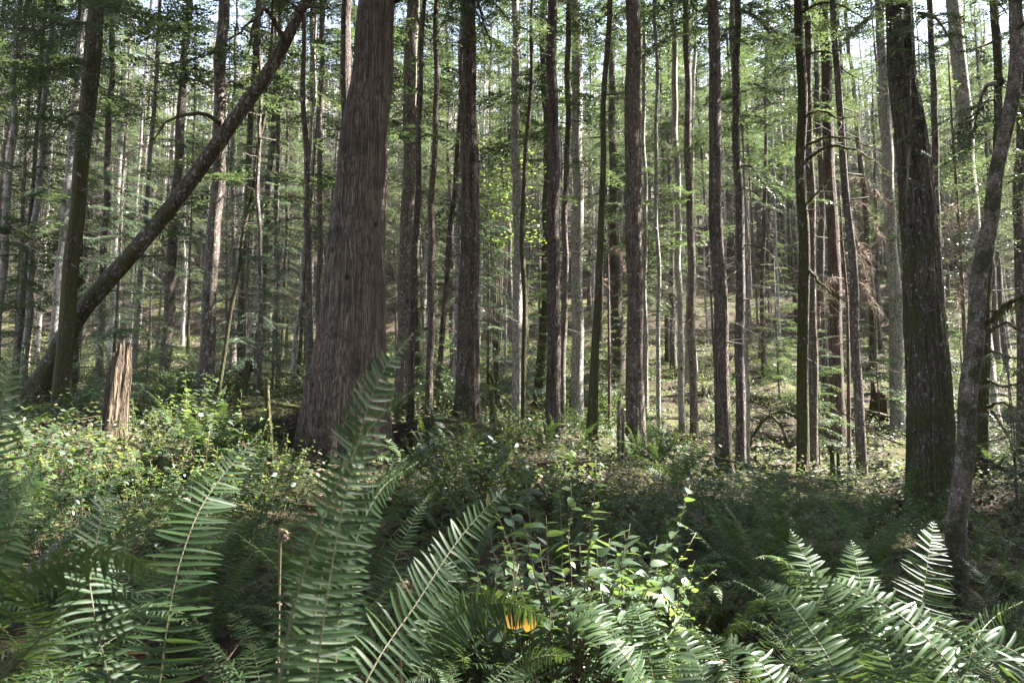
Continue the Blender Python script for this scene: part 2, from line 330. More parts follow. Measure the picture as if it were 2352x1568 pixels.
# sunny spots of the photograph: crowns are carved open to let the sun in there
LIT = [(-5.0, 8, 1, 1.3), (-3.3, 8.3, 1, 1.2), (-.62, 1.85, 1.25, .3), (-1.15, 1.1, 1.5, .25), (-2.0, 3.0, .8, .2), (-3.6, 6.6, .9, .4), (.1, 2.5, .7, .4), (1.0, 1.8, 1, .6), (1.9, 1.9, .9, .4), (1.0, 3.6, 1.1, .28), (5.5, 17, .3, 1.6), (7.2, 17.5, .3, 1.6), (6.4, 15, .2, 1.0), (8.3, 16, .2, 1.2), (2.6, 5.6, 2.2, .3), (4.2, 6.3, .3, .3), (-2.2, 4.5, .9, .3),
       (9, 19, .5, 1.3), (3.5, 19, 1, 1.0), (-2.7, 19, 11, 1.6), (7.5, 12, .3, .8), (4.3, 14.5, 3, .7), (9.2, 20.5, 5, 1.0), (-6, 20, 4, 1.0), (-9, 22, 6, 1.2), (-12, 22, 5, 1.2), (3, 23, 8, 1), (6, 22, 6, 1), (13, 22, 5, 1)]
_sd = np.array(SUN_DIR)
rgap = np.random.default_rng(4)
gaps_ = [(a, b, h(a, b) + c, r_) for a, b, c, r_ in LIT]
for k in range(75):  # random extra shafts cut through the crowns for dappled light
    y = 3 + 30 * math.sqrt(rgap.random()); x = rgap.uniform(-.75, .75) * y
    gaps_.append((x, y, h(x, y) + rgap.choice([.3, 1, 3, 6]), rgap.choice([.2, .4, .7])))
GP = np.array([g_[:3] for g_ in gaps_]); GR = np.array([g_[3] for g_ in gaps_])
def in_sun_gap(a, b, pad, first=None):
    """does a branch at world points a, b reach into one of the gaps the sun shines through"""
    for p_ in (a, b):
        d = p_ - GP[:first]; al = d @ _sd; pr = d - al[:, None] * _sd
        if ((np.linalg.norm(pr, axis=1) < GR[:first] + pad) & (al > 0)).any(): return True
    return False

# ------------------------------------------------------------------ conifer foliage
def leaf_quads(c, d, up, ln, wd):
    """c,d,up: (n,3); flat diamond-ish leaflets"""
    s = np.cross(up, d); s /= np.linalg.norm(s, axis=1)[:, None] + 1e-9
    ln = ln[:, None]; wd = wd[:, None]
    return np.stack([c, c + d * ln * 0.45 - s * wd * 0.5, c + d * ln, c + d * ln * 0.55 + s * wd * 0.5], 1)
def spray(L, seed, step=0.11, ll=0.075, lw=0.03, side=0.36, tilt=0.35):
    r = np.random.default_rng(seed)
    C, D, UP = [], [], []
    x = 0.12 * L
    while x < L:
        for sgn in (-1, 1):
            if r.random() < 0.12: continue
            bl = (side * L * (1 - x / L) ** 0.75 * min(1, x / (0.3 * L) + 0.3) + 0.09) * r.uniform(0.6, 1.15)
            ang = R(r.uniform(40, 68)) * sgn
            bd = np.array([math.cos(ang), math.sin(ang), r.uniform(-0.25, 0.05)])
            k = np.arange(0.0, bl, ll * 0.72)
            pos = np.array([x, 0, 0]) + bd * k[:, None]
            pos[:, 2] -= 0.35 * k ** 2 + 0.0
            for s2 in (-1, 1):
                a2 = ang + s2 * R(42)
                dd = np.stack([np.full(len(k), math.cos(a2)), np.full(len(k), math.sin(a2)), r.uniform(-0.35, 0.1, len(k))], 1)
                C.append(pos + r.normal(0, 0.008, pos.shape)); D.append(dd)
        x += step * r.uniform(0.7, 1.3)
    C = np.vstack(C); D = np.vstack(D); n = len(C)
    D += r.normal(0, 0.12, D.shape); D /= np.linalg.norm(D, axis=1)[:, None]
    UP = np.array([0, 0, 1.0]) + r.normal(0, tilt, (n, 3))
    C[:, 2] -= 0.10 * C[:, 0] ** 2 * (2.6 / L) * r.uniform(0.6, 1.4)
    return leaf_quads(C, D, UP, ll * r.uniform(0.7, 1.3, n), lw * r.uniform(0.7, 1.3, n))
def make_templates(kw):
    return {L: [spray(L, 100 * j + int(L * 10), **kw) for j in range(3)] for L in (0.8, 1.4, 2.1, 2.9)}
T_FINE = make_templates(dict(step=0.075, ll=0.06, lw=0.026))
T_MID = make_templates(dict(step=0.11, ll=0.10, lw=0.05))
T_FAR = make_templates(dict(step=0.28, ll=0.27, lw=0.15))
def rotm(az, el, roll):
    return np.array(Matrix.Rotation(az, 3, 'Z') @ Matrix.Rotation(-el, 3, 'Y') @ Matrix.Rotation(roll, 3, 'X'))
def crown(mb, wood, tmpl, z0, z1, n, rmax, seed, origin=(0, 0, 0), power=0.8, low=0.6, path=None, wr=0.012, mi=0, skip=0.0, clump=0.0, world=None):
    """branches from z0 to z1; leaf sprays into mb, their thin axes into wood"""
    r = np.random.default_rng(seed); keys = np.array(sorted(tmpl)); cph = r.uniform(0, 6.28, 3)
    if wood is not None and path is None: wood.tube(np.array(origin) + np.array([[0, 0, z0 - .1], [0, 0, (z0 + z1) / 2], [0, 0, z1 - .2]]), [.012, .012, .006], 3)
    for i in range(n):
        u = (i + r.random()) / n; z = z0 + (z1 - z0) * u
        L = rmax * (low + (1 - low) * min(1, u * 4)) * (1 - u) ** power * r.uniform(0.55, 1.15) + 0.25
        if r.random() < skip or (clump and math.sin(i * 2.399 * 2 + cph[0] + z * .9) + math.sin(z * 1.7 + cph[1]) + .5 * math.sin(i * 2.399 + cph[2]) < clump): continue
        k = keys[np.argmin(abs(keys - L))]; t = tmpl[k][r.integers(3)]
        az = i * 2.399 + r.uniform(-0.5, 0.5); el = R(r.uniform(-22, 14) + 22 * u)
        s = L / k
        m = rotm(az, el, r.uniform(-0.25, 0.25))
        o = np.array(origin) + ((path(z) if path else np.array([0, 0, z])))
        if world is not None and (in_sun_gap(world + o + m @ np.array([L * .2, 0, 0]), world + o + m @ np.array([L * .5, 0, 0]), .0) or in_sun_gap(world + o + m @ np.array([L * .75, 0, -.04 * L * L]), world + o + m @ np.array([L, 0, -.08 * L * L]), .0)): continue  # branches left out to shape the light on the chosen spots
        mb.quads((t * s) @ m.T + o, mi)
        if wood is not None:
            xx = np.linspace(0, L * 0.9, 4); pp = np.stack([xx, 0 * xx, -.10 * xx ** 2 * 2.6 / max(L, .5)], 1) @ m.T + o
            wood.tube(pp, np.linspace(wr * (0.6 + L * 0.3), 0.003, 4), 3, cap=False)
def twigs(mb, z0, z1, n, lmax, seed, r0=0.008, path=None):
    r = np.random.default_rng(seed)
    for i in range(n):
        z = r.uniform(z0, z1); az = r.uniform(0, 6.283); L = lmax * r.uniform(0.25, 1) ; el = R(r.uniform(-30, 18))
        x = np.linspace(0, L, 6); m = rotm(az, el, r.uniform(-1, 1))
        cur = r.uniform(-0.25, 0.12); lat = r.uniform(-0.15, 0.15)
        pp = np.stack([x, lat * x ** 2 + r.normal(0, 0.015, 6), cur * x ** 2 + r.normal(0, 0.015, 6)], 1); pp[0] = 0
        o = path(z) if path else np.array([0, 0, z])
        mb.tube(pp @ m.T + o, np.linspace(r0 * r.uniform(0.7, 1.5), 0.002, 6), 3, cap=False)
        if i % 3 == 0:
            a_s = r.uniform(0, 6.28); z_s = r.uniform(z0, z1); o_s = path(z_s) if path else np.array([0, 0, z_s]); l_s = r.uniform(.2, .5)
            mb.tube(o_s + np.array([math.cos(a_s), math.sin(a_s), r.uniform(-.4, .3)]) * np.linspace(0, l_s, 3)[:, None], [.022, .016, .009], 4)
        for j in range(int(L * 5)):
            b = r.integers(1, 5); a = pp[b]; d = np.array([r.uniform(0.2, 1), r.choice([-1, 1]) * r.uniform(0.4, 1), r.uniform(-0.7, 0.2)])
            l2 = L * r.uniform(0.12, 0.38); q = a + d * np.linspace(0, l2, 3)[:, None]; q[2, 2] -= 0.05
            mb.tube(q @ m.T + o, [r0 * 0.4, r0 * 0.3, 0.0012], 3, cap=False)

TALL, TALLTW = [], []
for j in range(5):
    fb, wd = MB(), MB()
    crown(fb, wd, T_MID, 12.0 + j * 0.7, 29, 120, 3.2, 11 + j, clump=.1)
    TALL.append((fb.mesh('tall_crown', M['hemlock_leaf']), wd.mesh('tall_limb', M['twig'])))
MIDC = []
for j in range(4):
    fb, wd = MB(), MB()
    crown(fb, wd, T_MID, 3.0 + 1.6 * j, 25, 150, 2.8, 31 + j, low=0.5, clump=.22)
    MIDC.append((fb.mesh('middle_crown', M['far_leaf']), wd.mesh('middle_limb', M['twig'])))
UNDER = []
for j in range(4):
    fb, wd = MB(), MB(); hh = [7.5, 5.0, 9.5, 3.2][j]
    crown(fb, wd, T_FINE, 0.5, hh, int(hh * 8), [2.0, 1.5, 2.3, 1.2][j], 51 + j, low=0.95, power=0.7)
    UNDER.append((fb.mesh('sapling_foliage', M['hemlock_leaf'] if j % 2 else M['cedar_spray']), wd.mesh('sapling_limb', M['twig']), hh))
FARC = []
for j in range(4):
    fb = MB(); crown(fb, None, T_FAR, 1.5 + j * 2.5, 25, 84, 3.0, 71 + j, low=0.6, clump=-.2)
    FARC.append(fb)
TW = []
for j in range(5):
    wd = MB(); wd.tube([[0, 0, 1.9], [0, 0, 16]], [.01, .01], 3); twigs(wd, 2.0, 16, 120, 2.1, 91 + j); TW.append(wd.mesh('dead_twigs', M['twig']))

# ------------------------------------------------------------------ trunks
def fbm_ang(th, z, r, amp, fz=0.6, octv=5, f0=3):
    out = np.zeros((len(z), len(th)))
    for k in range(octv):
        f = int(f0 * 1.8 ** k); ph = r.uniform(0, 6.28); p2 = r.uniform(0, 6.28)
        out += amp / 1.6 ** k * np.sin(f * th[None] + ph + 1.2 * np.sin(fz * z[:, None] + p2) + 0.6 * np.sin(fz * 3.1 * z[:, None] + p2 * 2))
    return out
def trunk_mesh(name, path, rad, sides, rings, mat, seed, flare=0.25, rough=0.03, flare_h=0.5, f0=3, ridge=0.0):
    """path: local control points (base first, starting a little under the soil); rad at each"""
    r = np.random.default_rng(seed); path = np.asarray(path, float)
    pr = resample(np.hstack([path, np.asarray(rad, float)[:, None]]), rings)
    pts, rr = pr[:, :3].copy(), pr[:, 3]
    wg = np.clip((pts[:, 2] - .5) / 3, 0, 1) * min(.05, .02 + .1 / sides)
    for q_ in (0, 1): pts[:, q_] += wg * (np.sin(pts[:, 2] * r.uniform(.9, 1.5) + r.uniform(0, 6)) + .6 * np.sin(pts[:, 2] * r.uniform(2, 3.5) + r.uniform(0, 6)))
    zz = np.concatenate([[0], np.cumsum(np.linalg.norm(np.diff(pts, axis=0), axis=1))])
    th = np.linspace(0, 2 * np.pi, sides, endpoint=False)
    fl = np.exp(-zz / flare_h)
    mod = 1 + fbm_ang(th, zz, r, rough, f0=f0)
    if ridge:
        nk = sides // 2; prof = r.normal(0, 1, (rings // 12 + 3, nk)); zi = np.linspace(0, prof.shape[0] - 1.001, rings); a_ = zi.astype(int); fr_ = (zi - a_)[:, None]
        pz = prof[a_] * (1 - fr_) + prof[a_ + 1] * fr_; mod = mod + ridge * np.repeat(pz, 2, axis=1)[:, :sides]
    lob = 0.5 + 0.5 * np.sin(5 * th + r.uniform(0, 6))[None] * np.ones((rings, 1))
    for q_ in range(rings // 14):
        mod = mod + r.uniform(.04, .16) * np.exp(-((zz[:, None] - r.uniform(0, zz[-1])) / .12) ** 2 - ((np.mod(th[None] - r.uniform(0, 6.28) + np.pi, 2 * np.pi) - np.pi) / .5) ** 2)
    mod = mod + flare * fl[:, None] * (0.6 + 0.8 * lob)
    rr = np.maximum(rr, 0.004)
    V, q = tube(pts, rr, sides, mod)
    mb = MB(); mb.add(V, q)
    k = np.arange(sides); b = (rings - 1) * sides
    mb.add(np.vstack([V[b:b + sides], pts[-1]]), None, np.stack([k, (k + 1) % sides, np.full(sides, sides)], 1))
    return mb.mesh(name, mat, True)

def hero_path(pix, d, top=27.0):
    """pixel points (U,V,width) base first -> local path, radii, base position"""
    P3 = [P(u, v, d if not isinstance(d, tuple) else d[0] + (d[1] - d[0]) * k / (len(pix) - 1)) for k, (u, v, w_) in enumerate(pix)]
    dd = [d if not isinstance(d, tuple) else d[0] + (d[1] - d[0]) * k / (len(pix) - 1) for k in range(len(pix))]
    rad = [w_ * x / F_PX / 2 for (u, v, w_), x in zip(pix, dd)]
    b = P3[0].copy(); g0 = h(b[0], b[1])
    base = np.array([b[0], b[1], g0])
    pts = [p - base for p in P3]
    if pts[0][2] > 0.05:                       # carry the foot down to the soil
        dn = pts[1] - pts[0]; dn = dn / max(dn[2], .3)
        pts.insert(0, pts[0] - dn * (pts[0][2] + 0.15)); rad.insert(0, rad[0] * 1.04)
    else: pts[0][2] = -0.15
    if top:
        dirn = pts[-1] - pts[-2]; dirn = dirn / (np.linalg.norm(dirn) + 1e-9)
        z = pts[-1][2]
        if z < top:
            e = (top - z)
            dirn = dirn * 0.5 + np.array([0, 0, .5]); dirn /= dirn[2]
            pts.append(pts[-1] + dirn * e * 0.5); pts.append(pts[-1] + dirn * e * 0.5)
            rad += [rad[-1] * 0.62, 0.02]
    return base, np.array(pts), np.array(rad)

HEROES = []      # (U at mid height, short landmark phrase, base position)
def hero(name, label, pix, d, bark, crownkind='tall', sides=28, rings=90, flare=0.3, rough=0.03, tw=True, landmark=None, seed=0, top=27.0, group=None, cat='tree', tri=None, cz=None, f0=3, flare_h=.4, ridge=0.0):
    base, pts, rad = hero_path(pix, d, top)
    t = thing(name, label, cat, base, group)
    link('trunk', trunk_mesh('trunk', pts, rad, sides, rings, M[bark], seed, flare, rough, f0=f0, flare_h=flare_h, ridge=ridge), t)
    if crownkind == 'tall' and top:
        tp = pts[-1]; pm = pts[np.argmin(abs(pts[:, 2] - 0.6 * tp[2]))]; off_ = pm[:2] + (tp[:2] - pm[:2]) * 0.4
        fbm_, wdm_ = MB(), MB()
        crown(fbm_, wdm_, T_MID, 11.8, tp[2] + 1.5, 80, 3.0, 600 + seed, origin=(off_[0], off_[1], 0), clump=-.3, world=base)
        if fbm_.v: link('crown', fbm_.mesh('crown', M['hemlock_leaf']), t); link('limb', wdm_.mesh('limb', M['twig']), t)
    d_near = base[1]
    if seed in LOWB:
        z0_, z1_, n_, r_l = LOWB[seed]; f2_, w2_ = MB(), MB(); zs_ = pts[:, 2]
        pth = lambda z: np.array([np.interp(z, zs_, pts[:, 0]), np.interp(z, zs_, pts[:, 1]), z])
        w2_.tube(np.array([pth(q_) for q_ in np.linspace(z0_ - .2, z1_, 6)]), np.full(6, .01), 3)
        crown(f2_, w2_, T_FINE if d_near < 16 else T_MID, z0_, z1_, int(n_ * 1.05), r_l, 1200 + seed, path=pth, low=.75, power=.15, clump=.15, world=base, wr=.009)
        if f2_.v: link('low_bough', w2_.mesh('low_bough', M['twig']), t); link('foliage', f2_.mesh('foliage', M['hemlock_leaf']), t)
    if tw:
        tm = TW[seed % len(TW)]; pm = pts[np.argmin(abs(pts[:, 2] - 7))]
        wd = MB()
        zs, Xs = pts[:, 2], pts
        path = lambda z: np.array([np.interp(z, zs, Xs[:, 0]), np.interp(z, zs, Xs[:, 1]), z])
        wd.tube(np.array([path(z_) for z_ in np.linspace(2.2, min(14.2, zs[-1] - .5), 8)]), np.full(8, .01), 3)
        twigs(wd, 2.5, 14, tw if tw is not True else 26, 1.3, 300 + seed, path=path)
        link('dead_twigs', wd.mesh('dead_twigs', M['twig']), t)
    U, V = pix[len(pix) // 2][0], 600
    if landmark: HEROES.append((U, landmark, base))
    PLACED.append((base[0], base[1], 1.0))
    t['_pts'] = 0; del t['_pts']
    return t, base, pts
PLACED = []
LOWB = {1: (6.0, 10.5, 14, 1.6), 38: (5.0, 12.5, 60, 2.0), 39: (4.5, 14, 70, 2.3), 41: (5, 13, 34, 1.5), 43: (4.5, 14, 50, 1.8), 44: (4.5, 13, 60, 2.2), 45: (3.5, 13, 60, 2.1), 46: (3.5, 13, 60, 2.2), 47: (3.5, 14, 70, 2.2), 49: (3, 14, 70, 2.0), 48: (4, 10, 20, 1.2),
        28: (5.5, 12, 34, 1.5), 32: (4, 14, 60, 2.0), 33: (3.5, 12, 50, 1.7), 34: (4, 14, 60, 2.0), 36: (3.4, 9, 36, 1.5), 37: (3.5, 11, 60, 1.9), 29: (6.5, 13, 34, 1.7), 25: (6, 13, 36, 1.6), 22: (5, 13, 40, 1.7), 21: (6, 13, 40, 1.6), 11: (6.5, 12, 34, 1.6), 7: (5, 11, 30, 1.4), 5: (7, 12.5, 30, 1.6), 14: (6, 12.5, 30, 1.5), 19: (5, 14, 40, 1.7), 17: (3, 14, 60, 2.4), 8: (5, 12, 36, 1.6), 24: (7.5, 10.5, 12, 1.2)}

def limb(t, base, pixpts, r0, r1, mat='mossy_bark', name='limb', sub=0, droop=0, seed=1, moss=0, n=14, side_twigs=0):
    """a limb through pixel points (U,V,d) as a part of tree t"""
    r = np.random.default_rng(seed)
    pts = np.array([P(*q) for q in pixpts]) - base
    pts = resample(pts, n); L = np.linalg.norm(np.diff(pts, axis=0), axis=1).sum()
    pts[1:] += r.normal(0, 0.012, (n - 1, 3)) * min(1, L)
    mb = MB(); mb.tube(pts, np.linspace(r0, r1, n), 7)
    for j in range(side_twigs):
        a = pts[r.integers(2, n)]; l = L * r.uniform(0.08, 0.3); dv = r.normal(0, 1, 3); dv[2] = r.uniform(-0.8, 0.3); dv /= np.linalg.norm(dv)
        q = a + dv * np.linspace(0, l, 4)[:, None]; q[:, 2] -= 0.2 * np.linspace(0, 1, 4) ** 2 * l
        mb.tube(q + r.normal(0, .01, (4, 3)), [r1, r1 * .7, r1 * .5, .001], 3)
    o = link(name, mb.mesh(name, M[mat], True), t)
    if moss:
        k = int(moss * L); ii = r.uniform(0, n - 1.01, k); a = ii.astype(int); fr = (ii - a)[:, None]
        c = pts[a] * (1 - fr) + pts[a + 1] * fr + r.normal(0, r0 * 0.5, (k, 3))
        D = np.stack([r.normal(0, .35, k), r.normal(0, .35, k), -np.ones(k)], 1); D /= np.linalg.norm(D, axis=1)[:, None]
        up = r.normal(0, 1, (k, 3))
        mm = MB(); mm.quads(leaf_quads(c, D, up, r.uniform(.02, .11, k), r.uniform(.006, .016, k)))
        link('hanging_moss', mm.mesh('hanging_moss', M['moss_leaf']), o)
    return o, pts

# ------------------------------------------------------------------ the trees one can tell apart in the photograph
A = hero
tL, bL, pL = A('hemlock_tree', 'dark mossy trunk standing upright in front of the foot of the leaning trunk', [(135, 950, 38), (148, 800, 35), (165, 600, 34), (186, 400, 33), (206, 200, 33), (222, 0, 32)], 13.2, 'mossy_bark', landmark='dark mossy trunk', seed=1, rough=.05, flare=.15)
tD, bD, pD = A('leaning_tree', 'long mossy trunk leaning steeply up to the right across the left of the picture', [(62, 940, 54), (115, 850, 44), (190, 715, 38), (350, 530, 35), (530, 290, 32), (640, 120, 28), (712, -10, 22)], (14.3, 12.5), 'leaning_bark', 'none', tw=False, seed=2, rough=.05, top=None, flare=.5, flare_h=.8)
A('cedar_tree', 'broad red-brown cedar with stringy furrowed bark and a flaring foot', [(792, 1092, 236), (791, 1000, 205), (795, 900, 183), (806, 790, 157), (817, 640, 137), (836, 300, 108), (867, 0, 86)], 13.0, 'cedar_bark', landmark='broad cedar', seed=3, sides=300, rings=220, rough=.022, flare=.12, tw=10, f0=7, flare_h=.7, ridge=.008)
A('hemlock_tree', 'dark slim trunk right behind the left edge of the broad cedar', [(770, 960, 26), (789, 430, 24), (797, 0, 23)], 18, 'fir_bark', seed=4)
A('hemlock_tree', 'trunk with a brilliantly sunlit right side just right of the broad cedar', [(922, 955, 34), (930, 700, 32), (938, 400, 31), (947, 0, 30)], 19, 'hemlock_bark', landmark='bright sunlit trunk', seed=5)
A('hemlock_tree', 'thin dark trunk crossing the right side of the brightly sunlit trunk', [(943, 950, 15), (953, 550, 14), (972, 60, 11)], 15, 'fir_bark', seed=6, group=None, sides=14)
A('hemlock_tree', 'slim dark trunk between the sunlit trunk and the stout dark fir', [(984, 960, 18), (993, 500, 15), (1003, 60, 12)], 16, 'fir_bark', seed=7, sides=16)
A('hemlock_tree', 'thin crooked trunk leaning right to touch the stout dark fir from its left', [(1003, 900, 13), (1030, 600, 12), (1053, 300, 12), (1068, 40, 9)], 20, 'fir_bark', seed=8, sides=14)
A('fir_tree', 'stout dark fir with vertical furrows whose foot stands behind the dark salal mound', [(1073, 975, 57), (1075, 850, 51), (1078, 600, 44), (1079, 300, 39), (1076, 0, 30)], 15, 'fir_bark', landmark='stout dark fir', seed=9, sides=110, rings=200, rough=.035, f0=9, ridge=.016)
A('hemlock_tree', 'purplish smooth trunk half hidden behind the left side of the stout dark fir', [(1054, 945, 17), (1054, 600, 16), (1060, 200, 14)], 21, 'pale_bark', seed=10, sides=16)
A('hemlock_tree', 'grey speckled trunk right of the stout dark fir with a crooked stem crossing it', [(1190, 965, 26), (1188, 600, 22), (1183, 60, 18)], 20, 'pale_bark', landmark='grey speckled trunk', seed=11, sides=20)
A('hemlock_tree', 'slender crooked stem crossing the grey speckled trunk and leaning to the right', [(1202, 945, 12), (1203, 650, 12), (1204, 440, 12), (1214, 250, 10), (1224, 30, 9)], 17, 'mossy_bark', 'none', seed=12, sides=12, top=14)
A('hemlock_tree', 'straight reddish-dark trunk with a narrow sunlit streak on its lower right side', [(1268, 1010, 34), (1271, 800, 31), (1271, 480, 27), (1268, 0, 23)], 16, 'fir_bark', landmark='straight reddish trunk', seed=13, sides=40, rings=110)
A('hemlock_tree', 'thin dark trunk touching the left side of the pale double trunk', [(1290, 985, 16), (1299, 500, 14), (1307, 0, 13)], 20, 'hemlock_bark', seed=14, sides=14)
A('hemlock_tree', 'pale speckled trunk standing right of the straight reddish trunk', [(1326, 962, 28), (1327, 500, 26), (1324, 0, 25)], 24, 'pale_bark', landmark='pale speckled trunk', seed=15, sides=20)
A('hemlock_tree', 'crooked mossy-footed slim tree bowing left of the straight scaly trunk in the middle', [(1358, 1010, 26), (1368, 800, 19), (1377, 560, 15), (1387, 300, 13), (1397, 0, 12)], 14, 'mossy_bark', landmark='crooked mossy stem', seed=16, sides=18, rough=.06)
A('cedar_tree', 'distant reddish cedar with a wide foot seen between the crooked stem and the scaly trunk', [(1425, 892, 40), (1421, 800, 30), (1412, 600, 22), (1408, 360, 18)], 32, 'cedar_bark', seed=17, sides=20)
A('hemlock_tree', 'straight trunk of small scaly plates with dark knots right of the middle', [(1462, 1055, 46), (1460, 850, 41), (1456, 500, 37), (1451, 0, 33)], 14, 'fir_bark', landmark='straight scaly trunk', seed=18, sides=80, rings=180, ridge=.014)
A('hemlock_tree', 'thin sunlit stem right behind the straight scaly trunk', [(1484, 1010, 11), (1482, 600, 10), (1477, 0, 9)], 24, 'pale_bark', seed=19, sides=12)
A('hemlock_tree', 'thin pale stem alone between the scaly trunk and the speckled pair', [(1514, 1010, 11), (1510, 600, 9), (1505, 0, 8)], 20, 'pale_bark', seed=20, sides=12)
A('hemlock_tree', 'whitish speckled slim trunk, left one of the pair right of the scaly trunk', [(1566, 960, 14), (1557, 500, 14), (1545, 0, 13)], 23, 'pale_bark', seed=21, sides=14)
A('hemlock_tree', 'reddish slim trunk, right one of the pair right of the scaly trunk', [(1594, 965, 18), (1585, 500, 18), (1576, 60, 15)], 22, 'hemlock_bark', landmark='slim reddish trunk', seed=22, sides=16)
A('hemlock_tree', 'straight trunk with a warm sunlit strip and moss on its right foot', [(1664, 1085, 37), (1657, 820, 33), (1645, 450, 29), (1637, 0, 26)], 14.5, 'fir_bark', landmark='warm-footed trunk', seed=23, sides=70, rings=170, ridge=.016)
A('hemlock_tree', 'grey trunk with a thin sunlit stem against its lower right side', [(1702, 1085, 23), (1700, 700, 21), (1694, 300, 18), (1690, 0, 15)], 16, 'hemlock_bark', landmark='grey stem-flanked trunk', seed=24, sides=20)
A('hemlock_tree', 'slim pale trunk whose top shows left of the grey trunk at the top of the picture', [(1712, 1010, 12), (1697, 500, 12), (1680, 0, 12)], 20, 'pale_bark', seed=25, sides=12)
A('hemlock_tree', 'very thin sunlit stem pressed against the lower right side of the grey trunk', [(1719, 1055, 7), (1718, 800, 6), (1712, 500, 5)], 17, 'pale_bark', 'none', seed=26, sides=8, top=9, tw=8)
A('hemlock_tree', 'mossy grey-blotched trunk with long drooping mossy limbs, left of two close trunks', [(1843, 1095, 27), (1845, 800, 26), (1843, 400, 23), (1834, 0, 20)], 16, 'mossy_bark', landmark='mossy-limbed trunk', seed=27, sides=30, rings=110)
A('hemlock_tree', 'dark blotched trunk close behind the trunk with the long mossy limbs', [(1867, 1090, 22), (1866, 700, 20), (1856, 200, 17)], 17.5, 'hemlock_bark', seed=28, sides=20)
A('fir_tree', 'reddish trunk in the clearing with a glaring sunlit right edge and a broad foot', [(1925, 1045, 40), (1921, 850, 31), (1909, 450, 26), (1888, 0, 22)], 20.5, 'fir_bark', landmark='reddish clearing trunk', seed=29, sides=40, rings=110)
A('hemlock_tree', 'slim dark trunk leaning left, standing at the front of the sunny clearing', [(1981, 1120, 24), (1970, 850, 20), (1948, 500, 17), (1925, 180, 15), (1910, 0, 14)], 15.5, 'hemlock_bark', landmark='slim leaning trunk', seed=30, sides=24)
A('fir_tree', 'big dark fir trunk with deeply furrowed bark and a mossy foot at right', [(2140, 1185, 108), (2138, 1080, 97), (2132, 850, 88), (2117, 600, 80), (2090, 300, 66), (2062, 0, 56)], 11, 'big_fir_bark', landmark='big dark fir', seed=31, sides=180, rings=260, rough=.03, f0=11, flare=.18, ridge=.014)
A('hemlock_tree', 'speckled grey trunk showing left of the big dark fir', [(2062, 1000, 30), (2055, 700, 28), (2035, 300, 24), (2020, 0, 20)], 24, 'pale_bark', seed=32, sides=20)
A('hemlock_tree', 'narrow dark trunk pressed against the right side of the big dark fir', [(2172, 1060, 18), (2156, 600, 16), (2138, 60, 14)], 17, 'hemlock_bark', seed=33, sides=16)
A('hemlock_tree', 'broad purplish-grey trunk between the big dark fir and the mossy leaning trunk', [(2265, 900, 46), (2240, 600, 38), (2215, 300, 34), (2192, 0, 30)], 22, 'pale_bark', landmark='broad purplish trunk', seed=34, sides=26)
tAl, bAl, pAl = A('alder_tree', 'flaky-barked leaning trunk with green moss, nearest trunk at the right edge', [(2190, 1415, 44), (2200, 1300, 39), (2196, 1210, 40), (2222, 1020, 38), (2228, 900, 38), (2243, 780, 36), (2250, 640, 35), (2280, 500, 33), (2290, 380, 31), (2314, 200, 29), (2326, 0, 26)], 6.0, 'alder_bark', 'none', landmark='nearest leaning trunk', seed=35, sides=56, rings=190, rough=.05, f0=5, flare=.12, tw=False, top=9, flare_h=.25)
A('hemlock_tree', 'dark trunk half hidden behind the lower right side of the mossy leaning trunk', [(2250, 1095, 30), (2262, 850, 22), (2275, 500, 20), (2290, 100, 18)], 12, 'mossy_bark', seed=36, sides=20)
A('hemlock_tree', 'dark trunk at the right edge of the picture', [(2348, 1000, 24), (2345, 600, 24), (2338, 0, 22)], 15, 'hemlock_bark', landmark='right picture edge', seed=37, sides=20)
A('hemlock_tree', 'stout dark-grey trunk crossed by the leaning trunk, left of the broad cedar', [(468, 935, 37), (478, 780, 33), (490, 560, 31), (503, 320, 28), (513, 0, 25)], 17, 'hemlock_bark', landmark='stout grey trunk', seed=38, sides=36, rings=110)
A('hemlock_tree', 'mossy-footed trunk behind the leaning trunk, left of the stout grey trunk', [(378, 875, 25), (388, 700, 24), (405, 420, 20), (425, 130, 18)], 25, 'hemlock_bark', landmark='mossy-footed trunk', seed=39, sides=18)
A('hemlock_tree', 'thin straight reddish pole left of the broad cedar', [(596, 935, 13), (597, 600, 10), (595, 250, 8)], 17, 'hemlock_bark', landmark='thin reddish pole', seed=40, sides=12, group=None)
A('hemlock_tree', 'dark grey slim trunk left of the broad cedar', [(712, 945, 18), (706, 500, 15), (696, 60, 11)], 19, 'hemlock_bark', landmark='dark slim trunk', seed=41, sides=14)
A('hemlock_tree', 'white sunlit thin stem standing between the reddish pole and the dark slim trunk', [(664, 955, 12), (678, 800, 11), (693, 640, 10), (715, 300, 8)], 19, 'pale_bark', 'none', seed=42, sides=12, top=16)
A('hemlock_tree', 'slim trunk directly left of the broad cedar', [(735, 930, 14), (734, 500, 13), (740, 60, 10)], 22, 'hemlock_bark', seed=43, sides=14)
A('hemlock_tree', 'sunlit trunk just left behind the dark mossy trunk', [(120, 860, 24), (140, 600, 20), (163, 350, 18), (190, 60, 14)], 22, 'pale_bark', landmark='sunlit left trunk', seed=44, sides=16)
A('hemlock_tree', 'pale lichened slim trunk leaning right near the left picture edge', [(55, 860, 16), (72, 620, 15), (92, 380, 13), (112, 120, 12)], 24, 'pale_bark', seed=45, sides=14)
A('hemlock_tree', 'white speckled trunk at the left picture edge', [(-12, 880, 18), (5, 620, 16), (26, 340, 14), (42, 0, 12)], 23, 'pale_bark', landmark='left picture edge', seed=46, sides=14)
